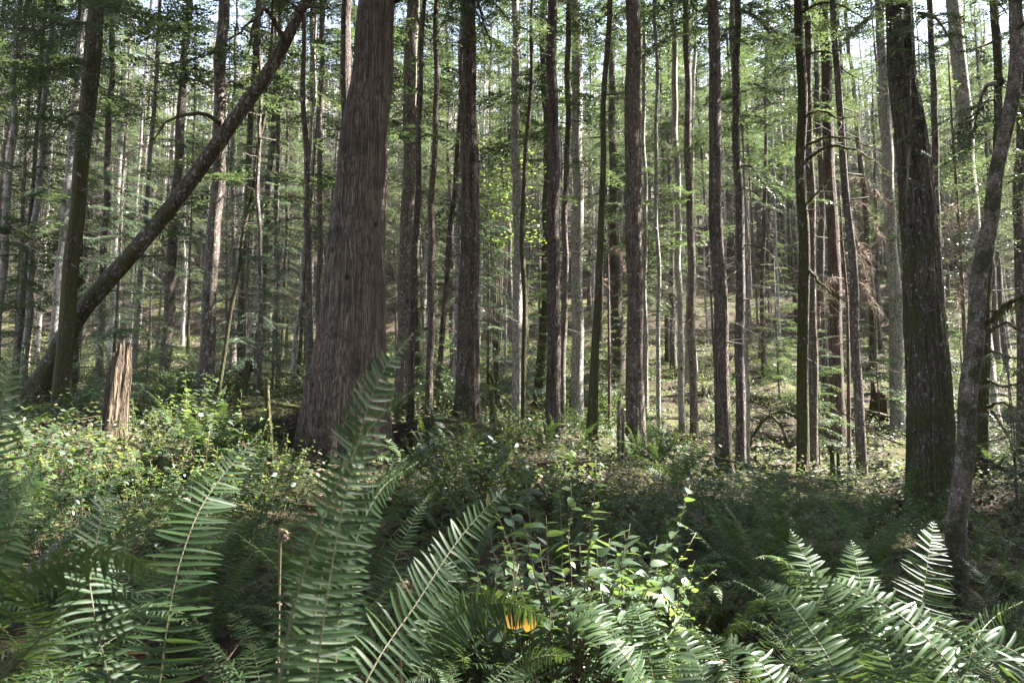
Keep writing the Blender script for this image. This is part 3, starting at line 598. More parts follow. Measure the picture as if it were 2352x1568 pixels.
A('hemlock_tree', 'dark slim trunk showing between the mossy trunk and the leaning trunk high up', [(228, 840, 16), (240, 550, 15), (256, 150, 13)], 26, 'hemlock_bark', seed=47, sides=14)
A('hemlock_tree', 'thin stem leaning far right between the stout grey trunk and the reddish pole', [(505, 885, 9), (545, 620, 9), (590, 380, 8), (612, 200, 7)], 19, 'mossy_bark', 'none', seed=48, sides=10, top=15)
A('hemlock_tree', 'dark slim trunk left of the reddish pole, top hidden by the leaning trunk', [(640, 880, 14), (636, 500, 12), (640, 150, 10)], 27, 'hemlock_bark', seed=49, sides=12)

# limbs of the leaning trunk, the mossy-limbed tree, the leaning trunk at right
limb(tD, bD, [(505, 285, 12.9), (470, 262, 12.6), (400, 272, 12.2), (340, 330, 12)], .045, .008, moss=60, side_twigs=14, seed=1)
limb(tD, bD, [(655, 95, 12.6), (615, 25, 12.2), (590, 40, 12.0), (570, 120, 11.8)], .05, .01, moss=30, side_twigs=16, seed=2)
limb(tD, bD, [(600, 30, 12.1), (540, 80, 11.6), (440, 140, 11.2), (330, 150, 11)], .025, .005, side_twigs=22, seed=3)
limb(tD, bD, [(640, 110, 12.6), (620, 190, 12.2), (560, 260, 12), (540, 300, 12)], .025, .005, side_twigs=14, seed=4)
limb(tD, bD, [(690, 30, 12.5), (660, 0, 12.3), (620, -30, 12)], .035, .01, side_twigs=8, seed=5)
limb(tD, bD, [(480, 350, 13), (510, 330, 12.8), (506, 400, 12.7)], .02, .006, moss=60, side_twigs=10, seed=6)
limb(tD, bD, [(700, 12, 12.5), (760, 20, 12.2), (790, 5, 12)], .03, .008, moss=50, side_twigs=8, seed=7)
tM = next(o for o in COL.objects if o.get('label', '').startswith('mossy grey-blotched')); bM = np.array(tM.location)
limb(tM, bM, [(1848, 265, 16), (1890, 255, 15.6), (1930, 272, 15.2), (1985, 262, 14.8)], .035, .006, moss=80, side_twigs=12, seed=11)
limb(tM, bM, [(1850, 335, 16), (1900, 315, 15.5), (1960, 322, 15), (2035, 352, 14.6)], .035, .006, moss=90, side_twigs=12, seed=12)
limb(tM, bM, [(1852, 368, 16), (1905, 335, 15.4), (1975, 350, 15), (2045, 400, 14.4)], .04, .007, moss=120, side_twigs=12, seed=13)
limb(tM, bM, [(1840, 60, 16), (1800, 80, 15.6), (1760, 60, 15.2)], .04, .007, moss=90, side_twigs=12, seed=14)
limb(tM, bM, [(1842, 30, 16), (1900, 5, 15.6), (1980, 40, 15.2), (2030, 90, 15)], .03, .006, side_twigs=14, seed=15)
limb(tM, bM, [(1850, 470, 16), (1880, 440, 15.7), (1910, 410, 15.5)], .03, .008, moss=110, side_twigs=6, seed=16)
limb(tM, bM, [(1850, 610, 16), (1895, 660, 15.6), (1940, 690, 15.3)], .035, .012, moss=160, side_twigs=6, seed=17)
limb(tM, bM, [(1846, 130, 16), (1900, 120, 15.6), (1950, 170, 15.4), (2040, 210, 15)], .025, .005, side_twigs=16, seed=18)
limb(tAl, bAl, [(2262, 745, 6.0), (2295, 715, 5.8), (2352, 680, 5.5), (2420, 655, 5.3)], .022, .012, moss=260, side_twigs=12, seed=21)
limb(tAl, bAl, [(2318, 100, 6.0), (2345, 60, 5.9), (2375, 40, 5.7)], .02, .01, moss=80, side_twigs=6, seed=22)
limb(tAl, bAl, [(2300, 190, 6), (2293, 172, 5.95)], .03, .02, moss=60, n=4, seed=23)
tG = next(o for o in COL.objects if o.get('label', '').startswith('dark trunk half hidden behind the lower right')); bG = np.array(tG.location)
for q, (a, b_, c_) in enumerate([((2265, 800, 12), (2300, 815, 11.5), (2350, 825, 11)), ((2262, 870, 12), (2300, 885, 11.5), (2345, 880, 11)), ((2258, 935, 12), (2300, 925, 11.6), (2360, 950, 11.2)), ((2262, 770, 12), (2310, 740, 11.8), (2340, 760, 11.5)), ((2280, 945, 11.8), (2310, 990, 11.5), (2325, 1030, 11.3))]):
    limb(tG, bG, [a, b_, c_], .03, .01, moss=130, side_twigs=9, seed=30 + q)
tS = next(o for o in COL.objects if o.get('label', '').startswith('grey trunk with a thin sunlit')); bS = np.array(tS.location)
limb(tS, bS, [(1703, 560, 16), (1760, 575, 15.6), (1790, 620, 15.4), (1805, 670, 15.3)], .02, .006, moss=80, side_twigs=5, seed=41)
limb(tS, bS, [(1702, 430, 16), (1745, 450, 15.6), (1775, 500, 15.4)], .015, .004, moss=30, side_twigs=8, seed=42)
tF = next(o for o in COL.objects if o.get('label', '').startswith('stout dark fir')); bF = np.array(tF.location)
limb(tF, bF, [(1078, -60, 15), (1105, 30, 14.5), (1130, 110, 14.2)], .04, .012, moss=60, side_twigs=10, seed=43)
tC = next(o for o in COL.objects if o.get('label', '').startswith('broad red-brown')); bC = np.array(tC.location)
limb(tC, bC, [(905, 5, 13), (940, -5, 12.7), (960, 40, 12.4), (975, 105, 12.2)], .035, .01, moss=60, side_twigs=12, seed=44)

# low living boughs that hang into the top of the picture
def bough(t, base, start, end, n, L, seed, mat='hemlock_leaf'):
    """foliage sprays hung along a line between two pixel points"""
    r = np.random.default_rng(seed); fb, wd = MB(), MB()
    a = P(*start) - base; b = P(*end) - base
    ks = np.array(sorted(T_FINE))
    az0 = math.atan2(b[1] - a[1], b[0] - a[0])
    for i in range(n):
        u = (i + .5) / n; o = a + (b - a) * u - np.array([0, 0, .25 * u * u])
        l = L * r.uniform(.6, 1.2) * (1 - .4 * u); k = ks[np.argmin(abs(ks - l))]; tt = T_FINE[k][r.integers(3)]
        m = rotm(az0 + r.uniform(-1.3, 1.3), R(r.uniform(-35, 8)), r.uniform(-.4, .4))
        fb.quads((tt * (l / k)) @ m.T + o)
        x = np.linspace(0, l * .8, 3); wd.tube(np.stack([x, 0 * x, -.05 * x * x], 1) @ m.T + o, [.01, .006, .002], 3)
    wd.tube(resample([a, (a + b) / 2 + [0, 0, .1], b - [0, 0, .25]], 6), np.linspace(.03, .008, 6), 5)
    o = link('bough', wd.mesh('bough', M['twig']), t)
    link('foliage', fb.mesh('foliage', M[mat]), o)
bough(tF, bF, (1080, -30, 15), (1000, 60, 13.5), 9, 1.3, 1)
bough(tF, bF, (1080, -20, 15), (1190, 50, 13.5), 11, 1.4, 2)
bough(tF, bF, (1080, 10, 14.8), (1120, 90, 13.8), 5, 1.0, 3)
tW = next(o for o in COL.objects if o.get('label', '').startswith('straight trunk with a warm')); bW = np.array(tW.location)
bough(tS, bS, (1690, 20, 16), (1790, 80, 14.5), 12, 1.4, 4)
bough(tS, bS, (1695, 60, 16), (1640, 100, 15), 6, 1.1, 5)
bough(tS, bS, (1700, 380, 16), (1760, 410, 15), 6, 1.1, 6)
tB = next(o for o in COL.objects if o.get('label', '').startswith('big dark fir')); bB = np.array(tB.location)
bough(tB, bB, (2065, 0, 11), (1980, 30, 9.8), 7, 1.1, 7)
bough(tB, bB, (2070, 20, 11), (2075, 130, 9.8), 9, 0.9, 8)
bough(tB, bB, (2090, 130, 11), (2090, 290, 10.2), 7, 0.55, 9)
bough(tB, bB, (2095, 330, 11), (2080, 420, 10.4), 5, 0.4, 10)
bough(tB, bB, (2110, 30, 11), (2200, 90, 9.8), 8, 1.0, 11)
bough(tL, bL, (200, 150, 13), (90, 170, 11.5), 12, 1.2, 12)
bough(tL, bL, (195, 260, 13), (110, 300, 11.8), 9, 1.0, 13)
bough(tL, bL, (220, 20, 13), (310, 20, 11.8), 9, 1.0, 14)
bough(tL, bL, (220, 60, 13), (50, 60, 11.5), 12, 1.3, 15)
bough(tAl, bAl, (2300, 190, 6.4), (2230, 260, 7.6), 8, .6, 16)

# ------------------------------------------------------------------ all the other trees: one object each, copies of a few kinds
def generic_trunks(mat, n, seed):
    out = []
    for j in range(n):
        r = np.random.default_rng(seed + j)
        k = 7; z = np.linspace(-0.3, 27, k); x = np.cumsum(r.normal(0, .10, k)) ; y = np.cumsum(r.normal(0, .10, k)); x -= x[0]; y -= y[0]
        rad = .16 * (1 - .62 * np.linspace(0, 1, k)); rad[0] *= 1.25; rad[-1] = .02
        out.append(trunk_mesh('trunk', np.stack([x, y, z], 1), rad, 12, 44, M[mat], seed + j, .2, .05))
    return out
GT = {'fir_bark': generic_trunks('fir_bark', 3, 400), 'hemlock_bark': generic_trunks('hemlock_bark', 4, 410), 'pale_bark': generic_trunks('pale_bark', 5, 420), 'mossy_bark': generic_trunks('mossy_bark', 2, 430)}
HEROES.sort(key=lambda e: e[0])
def gap_phrase(U):
    lo = [x for x in HEROES if x[0] <= U]; hi = [x for x in HEROES if x[0] > U]
    if not lo: return 'left of ' + hi[0][1]
    if not hi: return 'right of ' + lo[-1][1]
    return 'between %s and %s' % (lo[-1][1], hi[0][1])
spots = []
rr = random.Random(5)
def try_put(x, y, dmin):
    for (a, b, d) in PLACED:
        if (a - x) ** 2 + (b - y) ** 2 < max(d, dmin) ** 2: return False
    PLACED.append((x, y, dmin)); return True
tries = 0
while len(spots) < 235 and tries < 20000:
    tries += 1
    y = 19 + 58 * rr.random() ** 0.85; x = rr.uniform(-.78, .78) * y + rr.uniform(-2, 2)
    U = 1176 + F_PX * x / y
    if y < 30 and (1700 < U < 2050) and rr.random() < .8: continue       # the sunny clearing stays open
    if y < 34 and any(in_sun_gap(np.array([x, y, z_]), np.array([x, y, z_ + 1]), .1, len(LIT)) for z_ in range(1, 24, 2)): continue
    if try_put(x, y, 1.35): spots.append((x, y, 'seen'))
off = []  # unseen trees added around the view to shade it
ro = random.Random(3)
cand = [(gx * 3.5 + (gy % 2) * 1.75 + ro.uniform(-.8, .8), gy * 3.4 + ro.uniform(-.8, .8)) for gx in range(-5, 10) for gy in range(-5, 9)]
for x, y in cand:
    if abs(x) < .74 * y + 1.3 and y > 0: continue
    if math.hypot(x, y) < 3.2: continue
    if x < -4 and ro.random() < .2: continue
    if any(in_sun_gap(np.array([x, y, z_]), np.array([x, y, z_ + 1]), .15, len(LIT)) for z_ in range(2, 26, 2)): continue
    if not try_put(x, y, 2.0): continue
    off.append((x, y, 'off'))
bark_pick = ['pale_bark', 'pale_bark', 'hemlock_bark', 'hemlock_bark', 'fir_bark', 'mossy_bark']
recs = []
for i, (x, y, kd) in enumerate(spots + off):
    z = h(x, y); r_ = random.Random(i * 13 + 1)
    s = r_.uniform(.75, 1.12) if kd == 'seen' else r_.uniform(.95, 1.1)
    bk = bark_pick[r_.randrange(6)]
    t = thing('fir_tree' if bk == 'fir_bark' else 'hemlock_tree', None, 'tree', (x, y, z), None, r_.uniform(0, 6.28))
    t.rotation_euler = (R(r_.gauss(0, 1.2)), R(r_.gauss(0, 1.2)), r_.uniform(0, 6.28))
    rw = s * r_.choice([.45, .55, .7, .8, 1.0, 1.2])
    link('trunk', GT[bk][r_.randrange(len(GT[bk]))], t, (0, 0, 0), 0, (rw, rw, s))
    if kd == 'off' or r_.random() < .4:
        cr = TALL[r_.randrange(len(TALL))]; s2 = s * .95
    else:
        cr = MIDC[r_.randrange(len(MIDC))]; s2 = s * 1.06
    if kd == 'off': s2 = s * .95
    if kd == 'off' or (x > 0 and y < 30):
        t.rotation_euler = (0, 0, 0); f_, w_ = MB(), MB()
        crown(f_, w_, T_MID, 11.5, 28 * s, 120, 3.7, 900 + i, world=np.array([x, y, z]), clump=-2.6, wr=.016)
        if f_.v: link('crown', f_.mesh('crown', M['hemlock_leaf']), t); link('limb', w_.mesh('limb', M['twig']), t)
    else:
        a_ = r_.uniform(0, 6.28)
        if r_.random() > .25 or y > 60: link('crown', cr[0], t, (0, 0, 0), a_, (s2, s2, s2))
        link('limb', cr[1], t, (0, 0, 0), a_, s2)
    if kd == 'seen' and y < 68: link('dead_twigs', TW[r_.randrange(5)], t, (0, 0, 0), r_.uniform(0, 6.28), s * .95)
    recs.append((t, x, y, z, bk, rw, kd))
look = {'pale_bark': 'pale speckled', 'hemlock_bark': 'grey-brown', 'fir_bark': 'dark brown', 'mossy_bark': 'mossy dark'}
from collections import defaultdict
def shorten(s_):
    for a, b in ((' from left', ''), (' speckled', ''), ('sword fern', 'fern'), ('salal shrub', 'shrub'), ('halfway back', 'midway')):
        if len(s_.split()) > 16: s_ = s_.replace(a, b, 1)
    return s_
gaps = defaultdict(list)
for rec in recs:
    t, x, y, z, bk, rw, kd = rec
    if kd == 'off':
        side = 'to the right of' if x > abs(y) * .5 else ('to the left of' if x < -abs(y) * .3 else 'behind')
        t['label'] = 'unseen tall hemlock %s the view, added to shade the ferns' % side; t['group'] = 'unseen hemlocks added outside the view for shade'; continue
    U, V = proj((x, y, z + 4)); dist = 'halfway back' if y < 36 else ('upslope' if y < 54 else 'far back')
    gaps[(gap_phrase(U), dist, look[bk], 'thin' if rw < .8 else 'sturdy')].append((U, t))
ORD = ['leftmost'] + [w_ + ' from left' for w_ in 'second third fourth fifth sixth seventh eighth ninth tenth eleventh twelfth thirteenth fourteenth fifteenth sixteenth seventeenth eighteenth nineteenth twentieth 21st 22nd 23rd 24th 25th 26th 27th 28th'.split()]
for (gp, dist, lk, th_), lst in gaps.items():
    lst.sort(key=lambda e: e[0])
    for k, (U, t) in enumerate(lst):
        t['label'] = '%s%s %s trunk %s %s' % ('' if len(lst) == 1 else ORD[min(k, 27)] + ', ', th_, lk, dist, gp)
        t['group'] = 'hemlocks standing through the wood'
        t['label'] = shorten(t['label'])

# the wood beyond, too many and too far to count
fb = MB(); tbm = MB(); rr = np.random.default_rng(77); cnt = 0
while cnt < 210:
    y = rr.uniform(74, 118); x = rr.uniform(-.8, .8) * y; z = h(x, y); cnt += 1
    src = FARC[cnt % 4]; a = rr.uniform(0, 6.28); s = rr.uniform(.85, 1.2)
    m = rotm(a, 0, 0)
    for vv in src.v: fb.quads((vv.reshape(-1, 4, 3) * s) @ m.T + [x, y, z])
    for q_ in range(5):
        x2, y2 = x + rr.normal(0, 3), y + rr.normal(0, 3); z2 = h(x2, y2); tbm.tube([[x2, y2, z2 - .3], [x2 + rr.normal(0, .3), y2, z2 + 12], [x2 + rr.normal(0, .4), y2, z2 + 22]], [.15, .12, .02], 5, mi=1)
    tbm.tube([[x, y, z - .3], [x + rr.normal(0, .3), y, z + 10], [x + rr.normal(0, .5), y, z + 25 * s]], [.22 * s, .16 * s, .03], 6, mi=1)
fb.v += tbm.v; fb.q += [q + fb.n for q in tbm.q]; fb.t += [t_ + fb.n for t_ in tbm.t]; fb.qm += tbm.qm; fb.tm += tbm.tm
tag(link('distant_forest', fb.mesh('distant_forest', [M['far_leaf'], M['pale_bark']])), 'far conifer wood closing the view behind all the trunks', None, kind='stuff')

# ------------------------------------------------------------------ young conifers, vine maple, dead saplings
def sapling(U, V, d, j, s, label, rz=0, grp='young conifers in the understory'):
    p = P(U, V, d); z = h(p[0], p[1])
    t = thing('hemlock_sapling', label, 'sapling', (p[0], p[1], z), grp, rz)
    hh = UNDER[j][2]; mb = MB(); mb.tube([[0, 0, -.1], [.03, .02, hh * .5], [0, 0, hh * 1.02]], [.035 * hh / 6, .025 * hh / 6, .004], 6)
    link('trunk', mb.mesh('trunk', M['twig'], True), t, (0, 0, 0), 0, s)
    link('foliage', UNDER[j][0], t, (0, 0, 0), 0, s); link('limb', UNDER[j][1], t, (0, 0, 0), 0, s)
sapling(255, 900, 15, 0, .75, 'blue-green sapling with flat drooping sprays right of the leaning trunk', 0)
sapling(335, 880, 19, 3, 1.1, 'low blue-green sapling behind the broken orange snag', 1)
sapling(30, 880, 19, 1, .9, 'feathery sapling at the left picture edge', 2)
sapling(560, 880, 21, 2, .9, 'tall feathery sapling left of the thin reddish pole', 3)
sapling(625, 900, 24, 0, 1.1, 'tall sunlit sapling right of the thin reddish pole', 4)
sapling(1120, 880, 24, 2, .95, 'bright sapling with white-lit boughs right of the stout dark fir', 5)
sapling(1240, 900, 27, 1, 1.2, 'low sapling between the grey speckled and the straight reddish trunks', .5)
sapling(1405, 900, 25, 3, 1.2, 'small sapling left of the straight scaly trunk', 1.5)
sapling(1790, 900, 30, 1, 1.2, 'sapling left of the trunk with long mossy limbs', 2.5)
sapling(2020, 960, 24, 3, 1.3, 'small light-green sapling left of the big dark fir', 3.5)
sapling(2215, 960, 17, 1, .8, 'low sapling right of the big dark fir', 4.5)
sapling(2330, 1080, 10, 3, .8, 'small drooping sapling at the right picture edge', 5.5)
sapling(985, 900, 20, 3, 1.3, 'light sapling right of the sunlit trunk beside the cedar', .9)
sapling(1880, 1000, 18.5, 1, .75, 'young dark sapling behind the two close trunks by the clearing', 2.2)

def blob_leaves(mb, centre, rad, n, ln, wd, r, flat=.5, mi=0, updown=.35):
    c = np.array(centre) + r.normal(0, 1, (n, 3)) * np.array(rad)
    D = r.normal(0, 1, (n, 3)); D[:, 2] *= updown; D /= np.linalg.norm(D, axis=1)[:, None]
    up = np.array([0, 0, 1.]) + r.normal(0, flat, (n, 3))
    mb.quads(leaf_quads(c, D, up, ln * r.uniform(.6, 1.3, n), wd * r.uniform(.6, 1.3, n)), mi)
p = P(1140, 860, 25); z = h(p[0], p[1])
t = thing('vine_maple', 'vivid yellow-green vine maple in sun right of the stout dark fir', 'small tree', (p[0], p[1], z))
r = np.random.default_rng(5); mbw, mbl = MB(), MB(); base = np.array([p[0], p[1], z])
for k, (U, V) in enumerate([(1110, 330), (1140, 370), (1165, 405), (1120, 440), (1150, 470), (1185, 520), (1125, 510), (1105, 385), (1160, 560), (1090, 420)]):
    e = P(U, V, 24.5) - base; mbw.tube(resample([[0, 0, 0], e * [.3, .3, .5], e], 6), np.linspace(.03, .005, 6), 4)
    for q in range(6):
        c = e + r.normal(0, 1, 3) * [.45, .45, .14]
        blob_leaves(mbl, c, (.35, .35, .06), 34, .12, .10, r, .35)
link('stem', mbw.mesh('stem', M['stem']), t); link('foliage', mbl.mesh('foliage', M['maple_leaf']), t)

def dead_sapling(name, label, pix, d, boughs, seed):
    base, pts, rad = hero_path(pix, d, None); r = np.random.default_rng(seed)
    t = thing(name, label, 'dead sapling', base)
    mb = MB(); mb.tube(resample(pts, 12), np.interp(np.linspace(0, 1, 12), np.linspace(0, 1, len(rad)), rad), 7)
    link('trunk', mb.mesh('trunk', M['dead_wood'], True), t)
    for (a, b, c) in boughs:
        q = resample(np.array([P(*a), P(*b), P(*c)]) - base, 14); w_ = MB(); w_.tube(q, np.linspace(.014, .004, 14), 4)
        for k in range(90):
            s_ = q[r.integers(2, 14)] + r.normal(0, .04, 3); dv = r.normal(0, 1, 3) * [1, 1, .7] - [0, 0, .5]; dv /= np.linalg.norm(dv)
            l = r.uniform(.08, .38); arc = s_ + dv * np.linspace(0, l, 5)[:, None]; arc[:, 2] -= 1.6 * np.linspace(0, l, 5) ** 2
            w_.tube(arc, [.005, .004, .003, .002, .001], 3)
        o = link('dead_bough', w_.mesh('dead_bough', M['dead_spray']), t)
dead_sapling('dead_sapling', 'dead sapling with curling pinkish-tan sprays left of the big dark fir', [(1950, 990, 9), (1946, 700, 7), (1935, 560, 5), (1930, 450, 3)], 18,
             [((1935, 480, 18), (1985, 470, 17.6), (2020, 540, 17.3)), ((1940, 580, 18), (1975, 590, 17.7), (1995, 660, 17.5)), ((1942, 640, 18), (1900, 645, 17.7), (1880, 730, 17.6)), ((1945, 650, 18), (1985, 655, 17.6), (2015, 720, 17.4)), ((1945, 500, 18), (1960, 540, 17.7), (2000, 590, 17.5)), ((1940, 420, 18), (1985, 410, 17.7), (2030, 460, 17.5))], 3)
dead_sapling('dead_sapling', 'dead bare sapling with stubby tan boughs right of the big dark fir', [(2225, 960, 10), (2207, 600, 8), (2190, 330, 6), (2178, 120, 4)], 15,
             [((2200, 470, 15), (2180, 480, 14.8), (2165, 505, 14.7)), ((2203, 520, 15), (2185, 520, 14.8), (2168, 540, 14.7)), ((2206, 560, 15), (2190, 575, 14.8), (2178, 590, 14.7)), ((2210, 640, 15), (2190, 700, 14.8), (2175, 730, 14.7)), ((2205, 540, 15), (2225, 500, 14.8), (2235, 480, 14.7))], 4)
dead_sapling('dead_sapling', 'dead sapling with a tan drooping tuft between the crooked stem and scaly trunk', [(1400, 960, 8), (1398, 700, 6), (1396, 560, 4)], 20,
             [((1396, 580, 20), (1420, 570, 19.7), (1435, 610, 19.5)), ((1397, 640, 20), (1375, 650, 19.7), (1362, 680, 19.5))], 6)

# ------------------------------------------------------------------ snags, stumps, posts, logs, fallen branches
def splinter_top(name, label, cat, pix, d, mat, seed, jag=.12, sides=26, rings=34, rough=.07, group=None, cone=.5):
    base, pts, rad = hero_path(pix, d, None); r = np.random.default_rng(seed)
    t = thing(name, label, cat, base, group)
    n = rings; pr = resample(np.hstack([pts, rad[:, None]]), n); p3, rr_ = pr[:, :3], pr[:, 3]
    th = np.linspace(0, 6.2832, sides, endpoint=False); zz = np.linspace(0, 1, n)
    mod = 1 + fbm_ang(th, zz * 2, r, rough, f0=4)
    V, q = tube(p3, rr_, sides, mod); V = V.reshape(n, sides, 3)
    V[-1, :, 2] += r.uniform(-jag, jag, sides) + jag * np.sin(th + r.uniform(0, 6)); V[-2, :, 2] += r.uniform(-jag, jag, sides) * .5
    mb = MB(); mb.add(V.reshape(-1, 3), q)
    k = np.arange(sides); inner = V[-1].mean(0) - [0, 0, jag * cone * 2]
    mb.add(np.vstack([V[-1], inner]), None, np.stack([k, (k + 1) % sides, np.full(sides, sides)], 1))
    link('snag_wood', mb.mesh('snag_wood', M[mat], True), t); return t, base
splinter_top('broken_snag', 'broken orange-brown barkless snag with a jagged slanted top', 'snag', [(262, 1010, 54), (266, 930, 48), (274, 860, 46), (282, 812, 34)], 9.8, 'rotten_wood', 3, .13, rough=.13, sides=60, rings=60)
splinter_top('burnt_post', 'thin charred broken post with a light snapped top', 'snag', [(620, 1010, 13), (616, 950, 12), (612, 888, 13)], 9.5, 'mossy_bark', 4, .02, 12, 12)
splinter_top('leaning_snag', 'short dark leaning snag with ragged hanging moss near the reddish pole', 'snag', [(546, 945, 20), (556, 900, 19), (572, 838, 17)], 15, 'mossy_bark', 5, .1)
splinter_top('cut_post', 'pale taller post of the two short broken posts left of the scaly trunk', 'post', [(1421, 1005, 9), (1421, 960, 9), (1421, 920, 8)], 12, 'dead_wood', 6, .01, 10, 8)
splinter_top('cut_post', 'shorter post of the two short broken posts left of the scaly trunk', 'post', [(1431, 1005, 8), (1431, 970, 8), (1430, 936, 7)], 12.1, 'dead_wood', 7, .01, 10, 8)
splinter_top('broken_post', 'short mossy broken stem between the stout fir and the grey speckled trunk', 'snag', [(1131, 990, 14), (1131, 940, 14), (1130, 895, 12)], 14, 'mossy_bark', 8, .03, 12, 10)
splinter_top('mossy_stub', 'left of two mossy stubs in the sunny clearing', 'stub', [(1913, 1085, 13), (1912, 1060, 12), (1911, 1038, 10)], 14.5, 'moss', 9, .03, 12, 8)
splinter_top('mossy_stub', 'right of two mossy stubs in the sunny clearing', 'stub', [(1926, 1075, 9), (1925, 1055, 8), (1924, 1037, 7)], 15.5, 'moss', 10, .03, 12, 8)
splinter_top('mossy_stub', 'tiny dark stub behind the red-brown log in the clearing', 'stub', [(1735, 1066, 9), (1735, 1056, 8), (1734, 1046, 7)], 17, 'mossy_bark', 12, .02, 10, 6)
splinter_top('rotten_stump', 'crumbling red-brown stump on the slope left of the big dark fir', 'stump', [(2022, 962, 52), (2022, 935, 46), (2022, 905, 40)], 28, 'red_rot', 11, .35, 30, 20, .12)
splinter_top('hidden_stump', 'low rotten mossy stump among twigs under the bottom fern fronds', 'stump', [(1655, 1475, 100), (1655, 1435, 90), (1650, 1405, 70)], 4.6, 'red_rot', 13, .04, 40, 14, .1)
splinter_top('mossy_mound_stump', 'mossy swell around the foot of the big dark fir', 'mound', [(2170, 1225, 190), (2165, 1190, 150), (2160, 1165, 105)], 10.9, 'moss', 14, .03, 50, 10, .08)

def log(name, label, ptsUVd, r0, r1, mat, seed, cat='log', sides=14, n=20, rough=.06, group=None, twigs_n=0):
    pts = np.array([P(*q) for q in ptsUVd]); base = pts[0].copy(); rr_ = np.random.default_rng(seed)
    t = thing(name, label, cat, base, group); mb = MB()
    q = resample(pts - base, n); rad = np.linspace(r0, r1, n) * (1 + rr_.normal(0, rough, n))
    q[1:-1] += rr_.normal(0, r0 * .15, (n - 2, 3)); mb.tube(q, rad, sides)
    link('log_wood' if cat == 'log' else 'branch_wood', mb.mesh('wood', M[mat], True), t)
    if twigs_n:
        wb = MB()
        for k in range(twigs_n):
            a = q[rr_.integers(2, n)]; dv = rr_.normal(0, 1, 3); dv[2] = abs(dv[2]) * .5; dv /= np.linalg.norm(dv); l = rr_.uniform(.1, .5)
            wb.tube(a + dv * np.linspace(0, l, 4)[:, None] + rr_.normal(0, .015, (4, 3)), [r1 * .8, r1 * .6, r1 * .4, .001], 4)
        link('twig', wb.mesh('twig', M['twig']), t)
log('fallen_log', 'red-brown fallen log lying left of the two close trunks in the clearing', [(1690, 1078, 15.6), (1750, 1076, 15.8), (1820, 1070, 16.2)], .085, .06, 'red_rot', 1)
log('fallen_log', 'short dark rotten log right of the slim leaning trunk in the clearing', [(1990, 1076, 16), (2015, 1068, 16), (2042, 1064, 16.2)], .11, .06, 'red_rot', 2)
log('fallen_log', 'thin pinkish log half buried left of the big dark fir', [(2010, 1150, 11.5), (2060, 1152, 11.6), (2100, 1156, 11.6)], .05, .045, 'dead_wood', 3)
log('fallen_log', 'cut mossy log end at the right edge, low in the picture', [(2300, 1345, 6.2), (2352, 1338, 6.4), (2450, 1328, 6.8)], .10, .10, 'moss', 4, n=14)
log('fallen_log', 'long mossy log crossing the clearing behind the ferns', [(1830, 1085, 16.8), (1900, 1082, 17), (1985, 1084, 17.2)], .07, .05, 'mossy_bark', 5)
log('fallen_branch', 'pinkish dead branch lying diagonally at the back of the clearing', [(1765, 1003, 20), (1790, 1015, 20), (1815, 1030, 20)], .05, .04, 'dead_wood', 6, 'branch')
log('fallen_log', 'pale rotten log lying across the ground far behind the salal at left', [(500, 858, 24), (545, 850, 24), (600, 842, 24)], .10, .07, 'dead_wood', 7)
log('fallen_branch', 'pale dead branch slanting down to the big dark fir', [(1893, 928, 15), (1960, 962, 13.5), (2030, 1003, 12), (2070, 1022, 11.3)], .016, .012, 'dead_wood', 8, 'branch', sides=7, twigs_n=10)
log('fallen_branch', 'dark slanting branch crossing the foot of the grey trunk', [(1610, 1042, 14), (1690, 1062, 13.4), (1790, 1095, 12.8)], .022, .014, 'mossy_bark', 9, 'branch', sides=7, twigs_n=8)
log('fallen_branch', 'leaning pale-green pole between the stout fir and the grey speckled trunk', [(1118, 850, 22), (1135, 880, 22), (1158, 945, 21)], .05, .04, 'moss', 10, 'branch', sides=8)
log('fallen_branch', 'bare brown branch half hidden in the ferns right of the salal bush', [(1560, 1160, 7), (1600, 1190, 6.8), (1655, 1235, 6.5)], .022, .016, 'dead_wood', 11, 'branch', sides=8, twigs_n=4)
log('arched_branch', 'mossy branch bent into an arch left of the two close trunks', [(1708, 1070, 17.5), (1732, 1000, 17.5), (1765, 955, 17.5), (1805, 945, 17.5), (1832, 962, 17.5)], .04, .03, 'moss', 12, 'branch', sides=8, twigs_n=14)
log('arched_branch', 'pale drooping dead limb under the mossy arch', [(1772, 955, 17.6), (1795, 980, 17.5), (1812, 1030, 17.4)], .03, .045, 'dead_wood', 13, 'branch', sides=8, twigs_n=8)
log('fallen_branch', 'dark crooked branch beside the foot of the mossy leaning trunk', [(2180, 1340, 5.2), (2230, 1400, 4.6), (2300, 1480, 4.2), (2340, 1530, 4)], .008, .006, 'mossy_bark', 14, 'branch', sides=6, twigs_n=14)
log('fallen_branch', 'thick broken limb lying right of the hidden dark trunk at right', [(2255, 1050, 11), (2300, 1075, 10.8), (2352, 1090, 10.6)], .035, .03, 'mossy_bark', 15, 'branch', sides=8, twigs_n=14)
for k in range(16):
    r_ = random.Random(k + 50); y = r_.uniform(22, 46); x = r_.uniform(-.6, .6) * y; a = r_.uniform(0, 3.14); L = r_.uniform(1.5, 4)
    p0 = np.array([x, y, h(x, y) + .08]); p1 = np.array([x + L * math.cos(a), y + L * math.sin(a) * .6, 0]); p1[2] = h(p1[0], p1[1]) + r_.uniform(.1, .5)
    t = thing('fallen_log', 'bare fallen pole lying on the slope %s' % gap_phrase(proj(p0)[0]), 'log', p0, 'fallen poles on the slope behind'); mb = MB()
    mb.tube(resample([p0 * 0, (p1 - p0) * .5 + [0, 0, .08], p1 - p0], 6), np.linspace(.09, .04, 6) * r_.uniform(.6, 1.2), 8); link('log_wood', mb.mesh('wood', M['dead_wood'], True), t)

